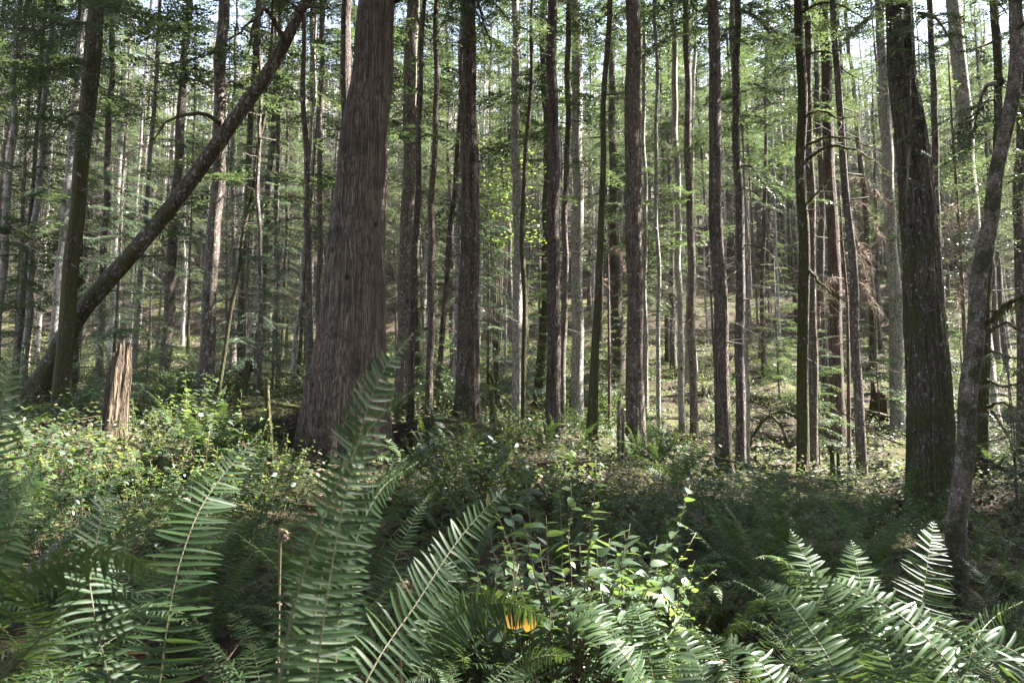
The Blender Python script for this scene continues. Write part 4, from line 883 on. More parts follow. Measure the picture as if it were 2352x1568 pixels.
# ------------------------------------------------------------------ sword ferns
def frond(mb, pts, side, W, npair, seed, stipe=.14, det=5, curl=.5, fold=.25, rr=.0024, wr=.115, gap=0.0):
    """one frond: rachis through pts (n,3), side vector field side (n,3) in the blade plane, W half width"""
    r = np.random.default_rng(seed); n = len(pts)
    t, _, _ = frames(pts)
    seg = np.concatenate([[0], np.cumsum(np.linalg.norm(np.diff(pts, axis=0), axis=1))]); L = seg[-1]
    s = stipe + (1 - stipe) * np.linspace(0, 1, npair) ** 0.96 * .995
    def at(arr, x): return np.stack([np.interp(x, seg / L, arr[:, k]) for k in range(3)], -1)
    q = (s - stipe) / (1 - stipe)
    prof = np.interp(q, [0, .06, .2, .45, .7, .88, 1], [.62, .82, .97, 1, .78, .42, .05])
    C = at(pts, s); T = at(t, s); T /= np.linalg.norm(T, axis=1)[:, None]
    S = at(side, s); S -= T * (S * T).sum(1)[:, None]; S /= np.linalg.norm(S, axis=1)[:, None] + 1e-9
    Nn = np.cross(T, S)
    A_, B_, C_ = [], [], []
    u = np.linspace(0, 1, det + 1)
    wprof = np.interp(u, [0, .08, .2, .55, .85, 1], [.75, 1.15, 1.0, .9, .5, .04])
    for sg in (-1, 1):
        m = npair; keep = r.random(m) > gap
        ln = W * prof * r.uniform(.9, 1.07, m); fw = np.tan(np.interp(q, [0, .5, 1], [R(-3), R(5), R(32)]) + r.normal(0, .06, m))
        d = S * sg + T * fw[:, None] + Nn * (r.normal(-.05, .13, m) + fold * .3)[:, None]; d /= np.linalg.norm(d, axis=1)[:, None]
        tw = r.normal(0, .28, m)
        wv = T * np.cos(tw)[:, None] + Nn * np.sin(tw)[:, None]; wv -= d * (wv * d).sum(1)[:, None]; wv /= np.linalg.norm(wv, axis=1)[:, None]
        nv = np.cross(wv, d) * sg
        hw = np.minimum(W * wr, ln * .2 + W * .03) * r.uniform(.88, 1.1, m) * .5 * (L / npair / (W * .14)) ** .0
        fwc = r.normal(.16, .06, m); dr = r.normal(curl, curl * .45, m)
        for i in np.nonzero(keep)[0]:
            l = ln[i]; cen = C[i] + d[i] * (u * l)[:, None] + wv[i] * (fwc[i] * l * u ** 2)[:, None] - nv[i] * 0 - np.array([0, 0, 1]) * (dr[i] * .45 * l * u ** 2.2)[:, None]
            a = cen + wv[i] * (hw[i] * wprof)[:, None] + nv[i] * (hw[i] * wprof * .35)[:, None]
            b = cen - wv[i] * (hw[i] * wprof)[:, None] + nv[i] * (hw[i] * wprof * .35)[:, None]
            V = np.stack([a, cen, b], 1).reshape(-1, 3); k = np.arange(det) * 3
            mb.add(V, np.vstack([np.stack([k, k + 1, k + 4, k + 3], 1), np.stack([k + 1, k + 2, k + 5, k + 4], 1)]), None, 0)
    mb.tube(pts, np.linspace(rr, rr * .3, n), 5, 1, False)
FM = [M['fern_leaf'], M['rachis']]
def arc_pts(L, e0, e1, n=14, lat=0.0):
    """a frond leaving the crown at elevation e0 and ending at elevation e1"""
    e = e0 + (e1 - e0) * np.linspace(0, 1, n) ** 1.3; ds = L / (n - 1)
    x = np.concatenate([[0], np.cumsum(np.cos(e[:-1]) * ds)]); z = np.concatenate([[0], np.cumsum(np.sin(e[:-1]) * ds)])
    y = lat * np.linspace(0, 1, n) ** 2
    return np.stack([x, y, z], 1)
FR_HI, FR_LO = [], []
for j in range(12):
    r_ = random.Random(j); L = r_.uniform(1.1, 1.4)
    p_ = arc_pts(L, R(r_.uniform(66, 86)), R(r_.uniform(-50, 28)), 14, r_.uniform(-.12, .12))
    sd_ = np.tile([0, 1., 0], (14, 1)); sd_[:, 2] = np.linspace(0, r_.uniform(-.5, .5), 14)
    mb = MB(); frond(mb, p_, sd_, r_.uniform(.075, .095), 50, j, det=4, curl=r_.uniform(.2, 1.1), gap=.03); FR_HI.append(mb.mesh('frond', FM))
    mb = MB(); frond(mb, p_, sd_, r_.uniform(.08, .10), 30, j, det=2, curl=r_.uniform(.1, .7), wr=.2); FR_LO.append(mb)
DEADF = []
for j in range(3):
    mb = MB(); frond(mb, arc_pts(.9, R(35), R(-60), 14, .1), np.tile([0, 1., 0.3], (14, 1)), .06, 26, 80 + j, det=3, curl=1.6, wr=.12, gap=.25); DEADF.append(mb.mesh('dead_frond', [M['dead_fern'], M['dead_fern']]))
PLANT = []
for j in range(7):
    r_ = random.Random(j + 60); mb = MB()
    for k in range(15):
        src = FR_LO[r_.randrange(12)]; sc_ = r_.uniform(.6, 1.1); m = rotm(k * 2.4 + r_.uniform(-.3, .3), R(r_.uniform(-12, 14)), r_.uniform(-.5, .5)) * sc_
        o_ = mb.n
        for vv in src.v: mb.v.append(vv @ m.T)
        mb.q += [q_ + o_ for q_ in src.q]; mb.qm += src.qm; mb.n += src.n
    PLANT.append(mb.mesh('fern_plant', FM))

ferns = []      # (object, x, y, z) for the labels
def fern_plant(x, y, s, nf, seed, az=None, dead=2, lean=0, z=None, spread=14):
    r_ = random.Random(seed); z = h(x, y) if z is None else z
    t = thing('sword_fern', None, 'fern', (x, y, z), 'sword ferns of the understory')
    for k in range(nf):
        a = (k * 2.4 + r_.uniform(-.35, .35)) if az is None else r_.uniform(az[0], az[1])
        o = link('frond', FR_HI[r_.randrange(12)], t, (0, 0, 0)); o.rotation_euler = (r_.uniform(-.25, .25), R(r_.uniform(-spread, spread)), a)
        f_ = s * r_.uniform(.7, 1.12); o.scale = (f_,) * 3
    for k in range(dead):
        o = link('dead_frond', DEADF[r_.randrange(3)], t, (0, 0, 0)); o.rotation_euler = (0, 0, r_.uniform(0, 6.28)); o.scale = (s * .9,) * 3
    ferns.append((t, x, y, z)); return t
def hero_frond(t, pix, W, npair=44, side=None, seed=0, curl=.3, stipe=.05, mat=None, det=7, fold=.2, face=None, rr=.0022):
    """pix: (U,V,d) rachis points; the blade faces the camera unless a side vector is given"""
    b = np.array(t.location); pts = resample(np.array([P(*q) for q in pix]) - b, 22)
    tt, _, _ = frames(pts); view = pts + b - np.array([0, 0, CAM_Z]); view /= np.linalg.norm(view, axis=1)[:, None]
    if side is None:
        sdv = np.cross(tt, view)
        if face: # turn the blade about its rachis
            sdv = sdv / np.linalg.norm(sdv, axis=1)[:, None]; nn = np.cross(tt, sdv); sdv = sdv * math.cos(face) + nn * math.sin(face)
    else: sdv = np.tile(np.array(side, float), (22, 1))
    mb = MB(); frond(mb, pts, sdv, W, npair, seed, stipe=stipe, det=det, curl=curl, fold=fold, rr=rr)
    return link('frond', mb.mesh('frond', mat or FM), t)
def hero_fern(x, y, label):
    t = thing('sword_fern', label, 'fern', (x, y, h(x, y)), 'sword ferns of the understory'); return t

f1 = hero_fern(-.32, 1.02, 'tall dark backlit sword fern rising right in front of the broad cedar')
g0 = f1.location; bx = lambda d, U: (U, 1900, d)
hero_frond(f1, [(690, 2100, 1.0), (725, 1568, 1.02), (772, 1240, 1.06), (822, 1010, 1.1), (875, 860, 1.14), (950, 765, 1.2)], .062, 58, seed=1, curl=.15, face=.45, stipe=.2)
hero_frond(f1, [(600, 2100, .75), (640, 1568, .78), (715, 1260, .84), (800, 1060, .9), (880, 950, .96), (1000, 862, 1.05)], .036, 48, seed=2, curl=.3, face=1.15, stipe=.2)
hero_frond(f1, [(800, 2000, 1.1), (770, 1568, 1.15), (800, 1300, 1.25), (870, 1130, 1.35), (960, 1060, 1.5)], .06, 44, seed=3, curl=.2, face=.9, stipe=.2)
hero_frond(f1, [(700, 2000, 1.0), (840, 1568, 1.3), (960, 1380, 1.5), (1060, 1230, 1.7), (1160, 1120, 1.9)], .08, 46, seed=4, curl=.4, face=.35, stipe=.1)
hero_frond(f1, [(690, 2100, 1.0), (705, 1568, 1.1), (745, 1300, 1.2), (790, 1120, 1.3), (850, 980, 1.4)], .06, 50, seed=31, curl=.35, face=.6, stipe=.15)
hero_frond(f1, [(690, 2100, 1.0), (660, 1568, 1.2), (690, 1350, 1.3), (750, 1180, 1.4), (830, 1060, 1.5)], .06, 46, seed=32, curl=.4, face=-.5, stipe=.15)
f2 = hero_fern(-.95, 1.6, 'sword fern with one sunlit frond arching up to the right at left')
hero_frond(f2, [(330, 1900, 1.5), (385, 1430, 1.55), (430, 1240, 1.65), (490, 1120, 1.8), (600, 990, 2.0)], .085, 46, seed=5, curl=.25, face=-.25, stipe=.12)
hero_frond(f2, [(330, 1900, 1.5), (215, 1400, 1.6), (215, 1290, 1.7), (235, 1180, 1.8), (260, 1100, 1.95)], .085, 40, seed=6, curl=.4, face=.5, stipe=.1)
f3 = hero_fern(-1.25, 1.25, 'sword fern with a pale frond bending over to the right at the left edge')
hero_frond(f3, [(-150, 1700, 1.2), (-40, 1400, 1.15), (80, 1310, 1.15), (200, 1275, 1.2), (300, 1280, 1.25), (375, 1320, 1.3)], .065, 46, seed=7, curl=1.0, face=.95, stipe=.1)
hero_frond(f3, [(-150, 1700, 1.2), (60, 1500, 1.1), (150, 1380, 1.05), (250, 1250, 1.05), (440, 1110, 1.1)], .05, 40, seed=8, curl=.5, face=1.1, stipe=.1)
f4 = hero_fern(-1.15, .95, 'near sword fern whose sunlit frond fills the left picture edge')
hero_frond(f4, [(-250, 1800, 1.0), (-60, 1300, .98), (-20, 1080, 1.0), (10, 900, 1.02), (35, 775, 1.06)], .048, 50, seed=9, curl=.2, face=.3, stipe=.1)
hero_frond(f4, [(-250, 1800, 1.0), (-60, 1450, 1.1), (30, 1200, 1.2), (90, 1060, 1.3)], .06, 40, seed=10, curl=.3, face=.8, stipe=.1)
f5 = hero_fern(.02, 2.75, 'sword fern with a pale frond arching right over a yellow leaf, bottom middle')
hero_frond(f5, [(960, 1560, 2.4), (1030, 1440, 2.4), (1090, 1395, 2.45), (1175, 1385, 2.5), (1262, 1428, 2.55)], .095, 44, seed=11, curl=.75, face=.5, stipe=.08)
hero_frond(f5, [(960, 1560, 2.4), (985, 1420, 2.5), (1030, 1330, 2.6), (1000, 1270, 2.7)], .09, 36, seed=12, curl=.5, face=.6)
f6 = hero_fern(.75, 2.6, 'sword fern with short bright fronds at the middle of the bottom edge')
hero_frond(f6, [(1500, 1600, 2.3), (1430, 1500, 2.3), (1370, 1430, 2.4), (1290, 1410, 2.5)], .08, 38, seed=13, curl=.6, face=.7)
hero_frond(f6, [(1505, 1600, 2.3), (1490, 1500, 2.35), (1470, 1420, 2.4), (1450, 1380, 2.5)], .07, 34, seed=14, curl=.3, face=.2)
hero_frond(f6, [(1505, 1620, 2.3), (1400, 1440, 2.5), (1330, 1370, 2.7), (1290, 1340, 2.8)], .075, 34, seed=15, curl=.5, face=.6)
hero_frond(f6, [(1200, 1640, 2.0), (1190, 1540, 2.0), (1250, 1505, 2.05), (1320, 1510, 2.1)], .055, 34, seed=16, curl=.4, face=.8)
f7 = hero_fern(1.05, 1.75, 'large sword fern with silvery sunlit fronds fanning out at bottom right')
hero_frond(f7, [(1990, 1900, 1.6), (1925, 1568, 1.6), (1870, 1460, 1.65), (1810, 1380, 1.7), (1745, 1325, 1.8)], .075, 44, mat=[M['fern_leaf_sun_sheen'], M['rachis']], seed=17, curl=.5, face=.35, stipe=.15)
hero_frond(f7, [(2300, 1750, 1.6), (2190, 1540, 1.6), (2090, 1430, 1.65), (1980, 1360, 1.75), (1880, 1325, 1.85), (1790, 1318, 1.95)], .07, 48, mat=[M['fern_leaf_sun_sheen'], M['rachis']], seed=18, curl=.8, face=.75, stipe=.12)
hero_frond(f7, [(2060, 1900, 1.6), (2050, 1568, 1.6), (2035, 1480, 1.65), (2020, 1390, 1.75)], .075, 40, mat=[M['fern_leaf_sun_sheen'], M['rachis']], seed=19, curl=.2, face=.15, stipe=.15)
hero_frond(f7, [(2100, 1800, 1.5), (2360, 1545, 1.5), (2260, 1470, 1.6), (2160, 1430, 1.75), (2080, 1390, 1.9)], .07, 42, mat=[M['fern_leaf_sun_sheen'], M['rachis']], seed=20, curl=.6, face=.7, stipe=.2)
hero_frond(f7, [(1700, 1800, 1.8), (1620, 1568, 1.8), (1590, 1500, 1.9), (1550, 1440, 2.0)], .08, 36, mat=[M['fern_leaf_sun_sheen'], M['rachis']], seed=21, curl=.3, face=.3, stipe=.15)
hero_frond(f7, [(1950, 1850, 1.7), (1780, 1568, 1.7), (1710, 1490, 1.8), (1620, 1455, 1.9)], .07, 40, mat=[M['fern_leaf_sun_sheen'], M['rachis']], seed=22, curl=.7, face=.8, stipe=.15)
hero_frond(f7, [(2150, 1850, 1.7), (2180, 1568, 1.7), (2140, 1480, 1.8), (2110, 1430, 1.9)], .07, 40, mat=[M['fern_leaf_sun_sheen'], M['rachis']], seed=23, curl=.3, face=.2, stipe=.15)
f8 = hero_fern(1.75, 3.1, 'upright dark sword fern left of the foot of the mossy leaning trunk')
hero_frond(f8, [(2090, 1600, 3.0), (2110, 1440, 3.05), (2128, 1310, 3.2), (2145, 1195, 3.4)], .12, 40, seed=24, curl=.2, face=.2)
hero_frond(f8, [(2050, 1600, 3.0), (1985, 1420, 3.0), (1975, 1330, 3.1), (1955, 1240, 3.3)], .11, 38, seed=25, curl=.2, face=.2)
hero_frond(f8, [(2000, 1600, 3.0), (1920, 1420, 3.0), (1870, 1320, 3.1), (1815, 1215, 3.3)], .11, 38, seed=26, curl=.3, face=.4)
f9 = hero_fern(1.95, 2.15, 'sword fern frond reaching up to the right in the bottom right corner')
hero_frond(f9, [(2200, 1700, 2.2), (2230, 1500, 2.3), (2280, 1420, 2.4), (2350, 1380, 2.5)], .065, 36, seed=27, curl=.4, face=.8)
HFERN = [f1, f2, f3, f4, f5, f6, f7, f8, f9]

rr = random.Random(11); fspots = []
def fput(x, y, dm):
    if any((a - x) ** 2 + (b - y) ** 2 < dm * dm for a, b in fspots): return False
    fspots.append((x, y)); return True
# near ferns placed as the photograph shows them: dense at left, a gap of twiggy soil in the middle, dense at right
for (x, y, s) in [(-1.9, 1.9, .85), (-.75, 2.3, .8), (-1.5, 2.6, .9), (-.35, 2.1, .7), (-2.4, 2.9, .95), (-.7, 3.3, .9), (-1.6, 3.7, 1), (-2.8, 4.1, 1.05), (-.2, 3.9, .8), (-1.0, 4.6, 1), (-3.6, 3.4, 1), (-2.1, 5.2, 1), (-3.6, 5.4, 1.05), (-.4, 5.5, .9), (-4.9, 5.0, 1.1), (-1.3, 1.6, .7), (-.55, 1.5, .6),
                  (1.45, 2.3, .7), (2.4, 2.6, .7), (1.0, 3.4, .65), (1.7, 4.2, .8), (.85, 4.6, .8), (1.3, 5.9, .9), (2.4, 5.6, .95), (3.1, 6.5, 1.0), (2.6, 7.2, 1.0), (3.5, 7.5, 1.0), (1.9, 6.2, .95), (1.7, 5.2, .85), (3.0, 8.3, .95), (2.0, 6.9, 1), (2.7, 7.9, 1.0), (1.2, 7.4, .8), (.45, 6.6, .85), (-.3, 7.2, .9), (-1.5, 6.6, .95), (-2.9, 6.7, 1.0), (-4.4, 7.0, 1.0), (-.9, 8.6, .9), (-2.0, 8.2, .95), (-3.5, 8.5, .9), (-5.5, 8.6, 1.0), (.6, 8.8, .8)]:
    fput(x, y, 0); fern_plant(x, y, s, 15 if y < 6 else 13, int(x * 100 + y * 1000))
rn = random.Random(91)
for k in range(80):
    x, y = (rn.uniform(-3.6, -.1), rn.uniform(1.4, 5.6)) if k < 60 else (rn.uniform(1.0, 2.2), rn.uniform(2.4, 6.5))
    if fput(x, y, .36): fern_plant(x, y, rn.uniform(.55, .85), 11, 7000 + k, dead=1)
for k in range(110):
    x, y = (rn.uniform(-3.2, -.05), rn.uniform(1.3, 5)) if k < 62 else ((rn.uniform(.7, 2.6), rn.uniform(2.0, 6.0)) if k < 98 else (rn.uniform(2.2, 4.5), rn.uniform(3.2, 7)))
    if fput(x, y, .28): fern_plant(x, y, rn.uniform(.38, .6), 9, 8000 + k, dead=1, spread=22)
k = 0
while k < 105:
    y = rr.uniform(8, 27); x = rr.uniform(-.75, .75) * y; U = 1176 + F_PX * x / y
    if 1690 < U < 2080 and y > 10.5: continue
    if 640 < U < 930 and y < 12.8: continue
    if 1600 < U < 2300 and y > 10 and rr.random() < .7: continue
    if 950 < U < 1700 and y > 12 and rr.random() < .6: continue
    if not fput(x, y, .95): continue
    k += 1; t = link('sword_fern', PLANT[rr.randrange(7)], None, (x, y, h(x, y)), rr.uniform(0, 6.28), rr.uniform(.6, 1.0))
    tag(t, None, 'fern', 'sword ferns of the understory'); ferns.append((t, x, y, t.location.z))

for (x, y, s) in [(2.75, 4.3, .5), (3.5, 5.0, .55), (2.9, 5.9, .5), (4.1, 6.2, .6), (2.3, 3.4, .5), (3.0, 3.4, .45), (3.9, 4.6, .5), (2.2, 2.7, .5), (4.6, 7.4, .6)]:
    fern_plant(x, y, s, 10, int(x * 31 + y * 517), dead=2)
# fiddleheads
def fiddle(U, V, d, hgt, seed, label):
    p = P(U, V, d); r = random.Random(seed); g0 = h(p[0], p[1])
    t = thing('fern_fiddlehead', label, 'fiddlehead', (p[0], p[1], g0), 'young fern shoots still rolled up'); top = p[2] - g0
    pts = [(0, 0, 0), (.01, 0, top * .5), (0, 0, top * .93)]; rad = [.005, .0045, .004]; c = np.array([.013, 0, top * .96]); q = resample(pts, 8)
    a = np.linspace(math.pi, -math.pi * 1.6, 26); rho = np.linspace(.013, .004, 26)
    sp = np.stack([c[0] + rho * np.cos(a), 0 * a, c[2] + rho * np.sin(a)], 1)
    az = r.uniform(-.7, .7); m = rotm(az, 0, 0); full = np.vstack([q[:-1], sp]) @ m.T
    mb = MB(); mb.tube(full, np.concatenate([np.full(7, .0026), np.linspace(.0042, .0025, 26)]), 6)
    link('stalk', mb.mesh('stalk', M['stem'], True), t)
    sc_ = MB(); rg = np.random.default_rng(seed); idx = rg.integers(3, len(full), 260); c_ = full[idx] + rg.normal(0, .0035, (260, 3)); D = rg.normal(0, 1, (260, 3)); D /= np.linalg.norm(D, axis=1)[:, None]
    sc_.quads(leaf_quads(c_, D, rg.normal(0, 1, (260, 3)), rg.uniform(.004, .011, 260), rg.uniform(.002, .004, 260)))
    link('scales', sc_.mesh('scales', M['dead_spray']), t)
fiddle(920, 1300, 1.5, 0, 2, 'brown looped fiddlehead just right of the dark backlit frond')
fiddle(645, 1190, 2.0, 0, 3, 'pale curled fiddlehead above the others left of the dark frond')

# ------------------------------------------------------------------ salal: leathery oval leaves on arching stems
def oval_leaf(mb, o, d, up, L, W, r, mi=0):
    d = d / (np.linalg.norm(d) + 1e-9); s = np.cross(up, d); s /= np.linalg.norm(s) + 1e-9; n = np.cross(d, s)
    u = np.array([0, .12, .32, .58, .82, 1.0]); wv = np.array([.06, .62, 1.0, .88, .45, .02]) * W / 2
    cen = o + d * (u * L)[:, None] - n * (r.uniform(.0, .45) * L * u ** 2)[:, None]
    f = r.uniform(.05, .4)
    a = cen + s * wv[:, None] + n * (wv * f)[:, None]; b = cen - s * wv[:, None] + n * (wv * f)[:, None]
    k = np.arange(5) * 3
    mb.add(np.stack([a, cen, b], 1).reshape(-1, 3), np.vstack([np.stack([k, k + 1, k + 4, k + 3], 1), np.stack([k + 1, k + 2, k + 5, k + 4], 1)]), None, mi)
def salal(nst, H_, Rr, ls, seed, newp=.25):
    r = np.random.default_rng(seed); L1, L2, ST = MB(), MB(), MB()
    for i in range(nst):
        a = r.uniform(0, 6.283); sp = Rr * math.sqrt(r.random()); hh = H_ * r.uniform(.55, 1.1) * (1 - .25 * (sp / Rr) ** 2)
        b0 = np.array([math.cos(a), math.sin(a), 0]) * sp * .45; e = np.array([math.cos(a) * sp, math.sin(a) * sp, hh]) + r.normal(0, .05, 3)
        q = resample([b0, b0 * .6 + e * .4 + [0, 0, .12 * hh], e], 10); q[1:] += r.normal(0, .008, (9, 3)); ST.tube(q, np.linspace(.005, .0018, 10), 4)
        isnew = r.random() < newp; nl = int(hh / .055) + 3; sgn = 1
        for k in range(nl):
            u = .28 + .72 * (k + r.random() * .5) / nl; x = u * 9; j = min(int(x), 8); o = q[j] + (q[j + 1] - q[j]) * (x - j) if u < 1 else q[9]
            tdir = q[min(j + 1, 9)] - q[j]; tdir /= np.linalg.norm(tdir) + 1e-9; lat = np.cross(tdir, [0, 0, 1.]); lat = lat / (np.linalg.norm(lat) + 1e-6) if np.linalg.norm(lat) > .1 else np.array([math.cos(k * 2.4), math.sin(k * 2.4), 0])
            sgn = -sgn; d = lat * sgn + tdir * r.uniform(.1, .7) + r.normal(0, .25, 3) + [0, 0, r.uniform(-.45, .25)]
            young = isnew and u > .6; sz = ls * r.uniform(.6, 1.15) * (.55 + .45 * (1 - u) if young else 1)
            oval_leaf(L2 if young else L1, o, d, np.array([0, 0, 1.]) + r.normal(0, .3, 3), sz, sz * r.uniform(.5, .66), r)
    out = [('leaves', L1, M['salal_leaf']), ('stem', ST, M['stem'])] + ([('new_leaves', L2, M['new_leaf'])] if L2.v else [])
    return [(n_, m_.mesh(n_, mt)) for n_, m_, mt in out]
SAL = [salal(34, .75, .6, .085, 1, .15), salal(30, .9, .55, .085, 2, .6), salal(40, .6, .75, .08, 3, .3), salal(34, .8, .6, .09, 4, .08), salal(26, .7, .5, .08, 5, .7), salal(30, .55, .6, .075, 6, .35)]
shrubs = []
def shrub(x, y, j, s, label=None, z=None, rz=None):
    z = h(x, y) if z is None else z
    t = thing('salal_shrub', label, 'shrub', (x, y, z - .03), 'salal shrubs of the understory', random.Random(int(x * 77 + y * 991)).uniform(0, 6.28) if rz is None else rz, s)
    for n_, me in SAL[j]: link({'leaves': 'foliage', 'new_leaves': 'young_foliage'}.get(n_, n_), me, t)
    if label is None: shrubs.append((t, x, y, z))
    return t
def shrub_at(U, V, d, j, s, label=None):
    p = P(U, V, d); return shrub(p[0], p[1], j, s, label)
HS = salal(40, 1.25, .68, .092, 21, .3)
SAL.append(HS)
shrub(.28, 3.7, 6, 1.0, 'large-leaved leafy bush in the middle foreground in front of the reddish trunks')
shrub(.62, 4.1, 1, .95, 'upright bush with bright new shoots right beside the large-leaved middle bush')
shrub_at(1370, 1250, 3.9, 4, 1.1, 'narrow leafy bush with white-lit leaves on the right of the middle bush')
shrub_at(1110, 1200, 4.3, 0, .95, 'dense dark leafy bush at the left foot of the middle bush')
shrub_at(1060, 1060, 9.5, 3, 1.5, 'dark bluish leafy mound in front of the stout dark fir')
shrub_at(990, 1120, 8.0, 3, 1.0, 'dark leafy mound between the broad cedar and the stout dark fir')
shrub_at(1120, 1080, 8.5, 0, 1.3, 'low dark leafy mound right of the stout dark fir')
shrub_at(1180, 1080, 9, 5, 1.2); shrub_at(1260, 1060, 9.5, 2, 1.2)
for U, V, d, j, s in [(60, 1060, 7.5, 1, 1.1), (140, 1060, 8.2, 4, 1.1), (210, 1060, 7.6, 1, 1.0), (285, 1060, 8.3, 4, 1.25), (350, 1060, 7.8, 2, 1.1), (420, 1050, 8.6, 1, 1.2), (480, 1050, 8.0, 4, 1.2), (545, 1060, 8.8, 1, 1.15), (600, 1070, 8.2, 2, 1.1), (640, 1080, 9.4, 4, 1.0), (110, 1110, 6.6, 5, 1.0), (240, 1110, 6.7, 5, 1.0), (370, 1100, 6.8, 2, 1.0), (500, 1100, 7.0, 5, 1.05), (590, 1110, 7.1, 4, .95), (440, 1000, 10.4, 1, 1.1), (560, 990, 11.2, 4, 1.1), (320, 990, 11, 5, 1.1), (640, 1000, 12, 1, 1.0)]:
    shrub_at(U, V, d, j, s)
for U, V, d, j, s in [(1500, 1110, 7.5, 0, .9), (1560, 1100, 8.5, 3, 1.0), (1620, 1095, 9.5, 0, 1.0), (1545, 1200, 5.6, 2, .8), (1460, 1180, 5.8, 5, .9), (1600, 1180, 6.5, 3, .8), (1680, 1130, 8.6, 2, .8), (1430, 1080, 9.5, 5, .9), (1330, 1070, 10, 2, .9), (1580, 1060, 12, 3, .9), (1500, 1040, 12.5, 1, .8), (1390, 1030, 13, 4, .7), (2290, 1180, 8.0, 2, .6), (2240, 1300, 6.8, 5, .5), (960, 1010, 13.5, 4, .9), (1010, 990, 15, 5, 1.0), (1190, 1000, 14, 2, .9)]:
    shrub_at(U, V, d, j, s)
rr = random.Random(23)
for k in range(130):
    y = rr.uniform(15, 50); x = rr.uniform(-.7, .7) * y; U = 1176 + F_PX * x / y
    if 1700 < U < 2100 and y < 24: continue
    shrub(x, y, rr.randrange(6), rr.uniform(.9, 1.6))

# the yellow leaf under the pale frond
p = P(1192, 1432, 2.75); t = thing('yellow_leaf', 'large orange-yellow dying leaf hanging under the pale frond, bottom middle', 'leaf', p)
mb = MB(); rg = np.random.default_rng(3)
oval_leaf(mb, np.array([-.05, 0, .03]), np.array([.5, 0, -.32]), np.array([.1, -1, .35]), .075, .065, rg)
oval_leaf(mb, np.array([.045, -.01, .03]), np.array([-.2, 0, -.8]), np.array([.2, -1, .2]), .065, .055, rg)
ym = leaf_mat('yellow_leaf', [(.28, .14, .02), (.34, .19, .03), (.38, .22, .05)], (.35, .18, .03), .45, .35)
link('blade', mb.mesh('blade', ym), t)
mb = MB(); mb.tube(resample([[-.05, 0, .03], [-.02, .03, .12], [.0, .06, .2]], 5), [.002] * 5, 5); link('stalk', mb.mesh('stalk', M['stem']), t)

# ------------------------------------------------------------------ ground cover and litter, countless
rg = np.random.default_rng(9); gc = MB()
nc = 9500; cy = 9 + 58 * rg.random(nc) ** 1.2; cx = rg.uniform(-.78, .78, nc) * cy; cz = H(cx, cy)
for i in range(nc):
    y = cy[i]; n_ = 22; sc_ = .05 + .0016 * y; hgt = rg.choice([.05, .1, .25, .4], p=[.4, .3, .2, .1])
    c = np.array([cx[i], cy[i], cz[i] + hgt * .6 + .02]) + rg.normal(0, 1, (n_, 3)) * [.28, .28, hgt * .45]
    D = rg.normal(0, 1, (n_, 3)); D[:, 2] *= .4; D /= np.linalg.norm(D, axis=1)[:, None]
    gc.quads(leaf_quads(c, D, np.array([0, 0, 1.]) + rg.normal(0, .35, (n_, 3)), sc_ * rg.uniform(.7, 1.5, n_), sc_ * rg.uniform(.5, .9, n_)))
for i in range(1500):
    y = 3.5 + 7 * rg.random(); x = rg.uniform(-.75, .8) * y; z = h(x, y); n_ = 9
    c = np.array([x, y, z + .05]) + rg.normal(0, 1, (n_, 3)) * [.12, .12, .035]
    D = rg.normal(0, 1, (n_, 3)); D[:, 2] *= .5; D /= np.linalg.norm(D, axis=1)[:, None]
    gc.quads(leaf_quads(c, D, np.array([0, 0, 1.]) + rg.normal(0, .35, (n_, 3)), .035 * rg.uniform(.7, 1.5, n_), .018 * rg.uniform(.6, 1.2, n_)))
tag(link('ground_cover', gc.mesh('ground_cover', M['cover_leaf'])), 'low leafy plants and moss tufts covering the forest floor', None, kind='stuff')
gl = MB(); n_ = 9000
ly = 1.2 + 14 * rg.random(n_) ** 1.3; lx = rg.uniform(-.8, .8, n_) * (ly + 1); lz = H(lx, ly) + rg.uniform(.005, .09, n_)
a = rg.uniform(0, 6.28, n_); D = np.stack([np.cos(a), np.sin(a), rg.normal(0, .25, n_)], 1)
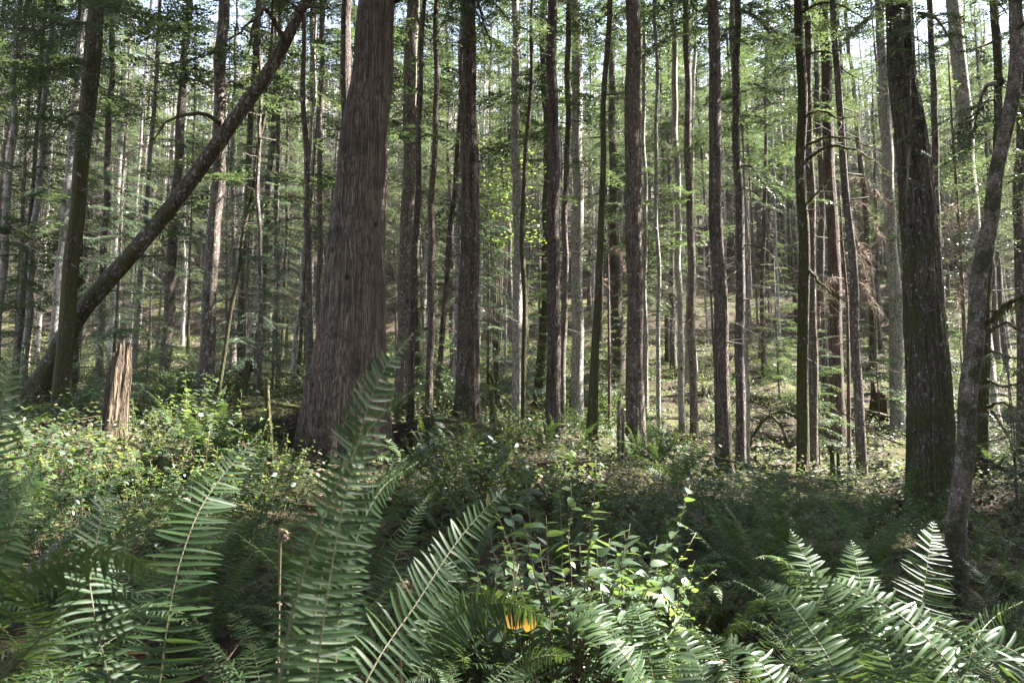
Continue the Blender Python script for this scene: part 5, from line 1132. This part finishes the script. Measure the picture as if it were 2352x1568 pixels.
gl.quads(leaf_quads(np.stack([lx, ly, lz], 1), D, np.array([0, 0, 1.]) + rg.normal(0, .4, (n_, 3)), rg.uniform(.03, .12, n_), rg.uniform(.008, .03, n_)))
for k in range(1100):
    y = 1.5 + 14 * rg.random() ** 1.2; x = rg.uniform(-.8, .8) * (y + 1); z = h(x, y) + rg.uniform(.02, .3) * (1 if rg.random() < .4 else .3); a = rg.uniform(0, 6.28); L = rg.uniform(.1, .7)
    q = np.array([x, y, z]) + np.array([math.cos(a), math.sin(a), rg.uniform(-.3, .3)]) * np.linspace(-.5, .5, 4)[:, None] * L + rg.normal(0, .02, (4, 3))
    gl.tube(q, [.005, .004, .003, .0015], 3, 0, False)
tag(link('forest_litter', gl.mesh('forest_litter', M['litter'])), 'dead twigs, needles and leaf litter on the soil', None, kind='stuff')

# ------------------------------------------------------------------ labels of the repeats
def nearest_mark(U):
    return min(HEROES, key=lambda e: abs(e[0] - U))
def label_set(items, head, words_):
    gaps = defaultdict(list)
    for (t, x, y, z) in items:
        pr = proj((x, y, z + .5))
        if pr is None or not (-150 < pr[0] < 2500): U = 1176 + F_PX * x / max(y, .5)
        else: U = pr[0]
        dist = words_[0] if y < 4.5 else (words_[1] if y < 9 else (words_[2] if y < 16 else words_[3]))
        gaps[(dist, gap_phrase(U))].append((U, t))
    for (dist, gp), lst in gaps.items():
        lst.sort(key=lambda e: e[0])
        for k, (U, t) in enumerate(lst):
            s_ = '%s%s %s %s' % ('' if len(lst) == 1 else ORD[min(k, 27)] + ' ', head, dist, gp)
            t['label'] = shorten(s_[0].lower() + s_[1:])
label_set(ferns, 'sword fern', ['nearest', 'just beyond', 'farther', 'far back'])
label_set(shrubs, 'salal shrub', ['in the nearest row', 'a few steps away', 'behind the nearer ferns', 'upslope'])
logs = [(o, *o.location) for o in COL.objects if o.get('group') == 'fallen poles on the slope behind']
label_set([(o, x, y, z) for o, x, y, z in logs], 'bare fallen pole', ['near', 'near', 'lying', 'on the slope'])
print('objects', len(COL.objects))
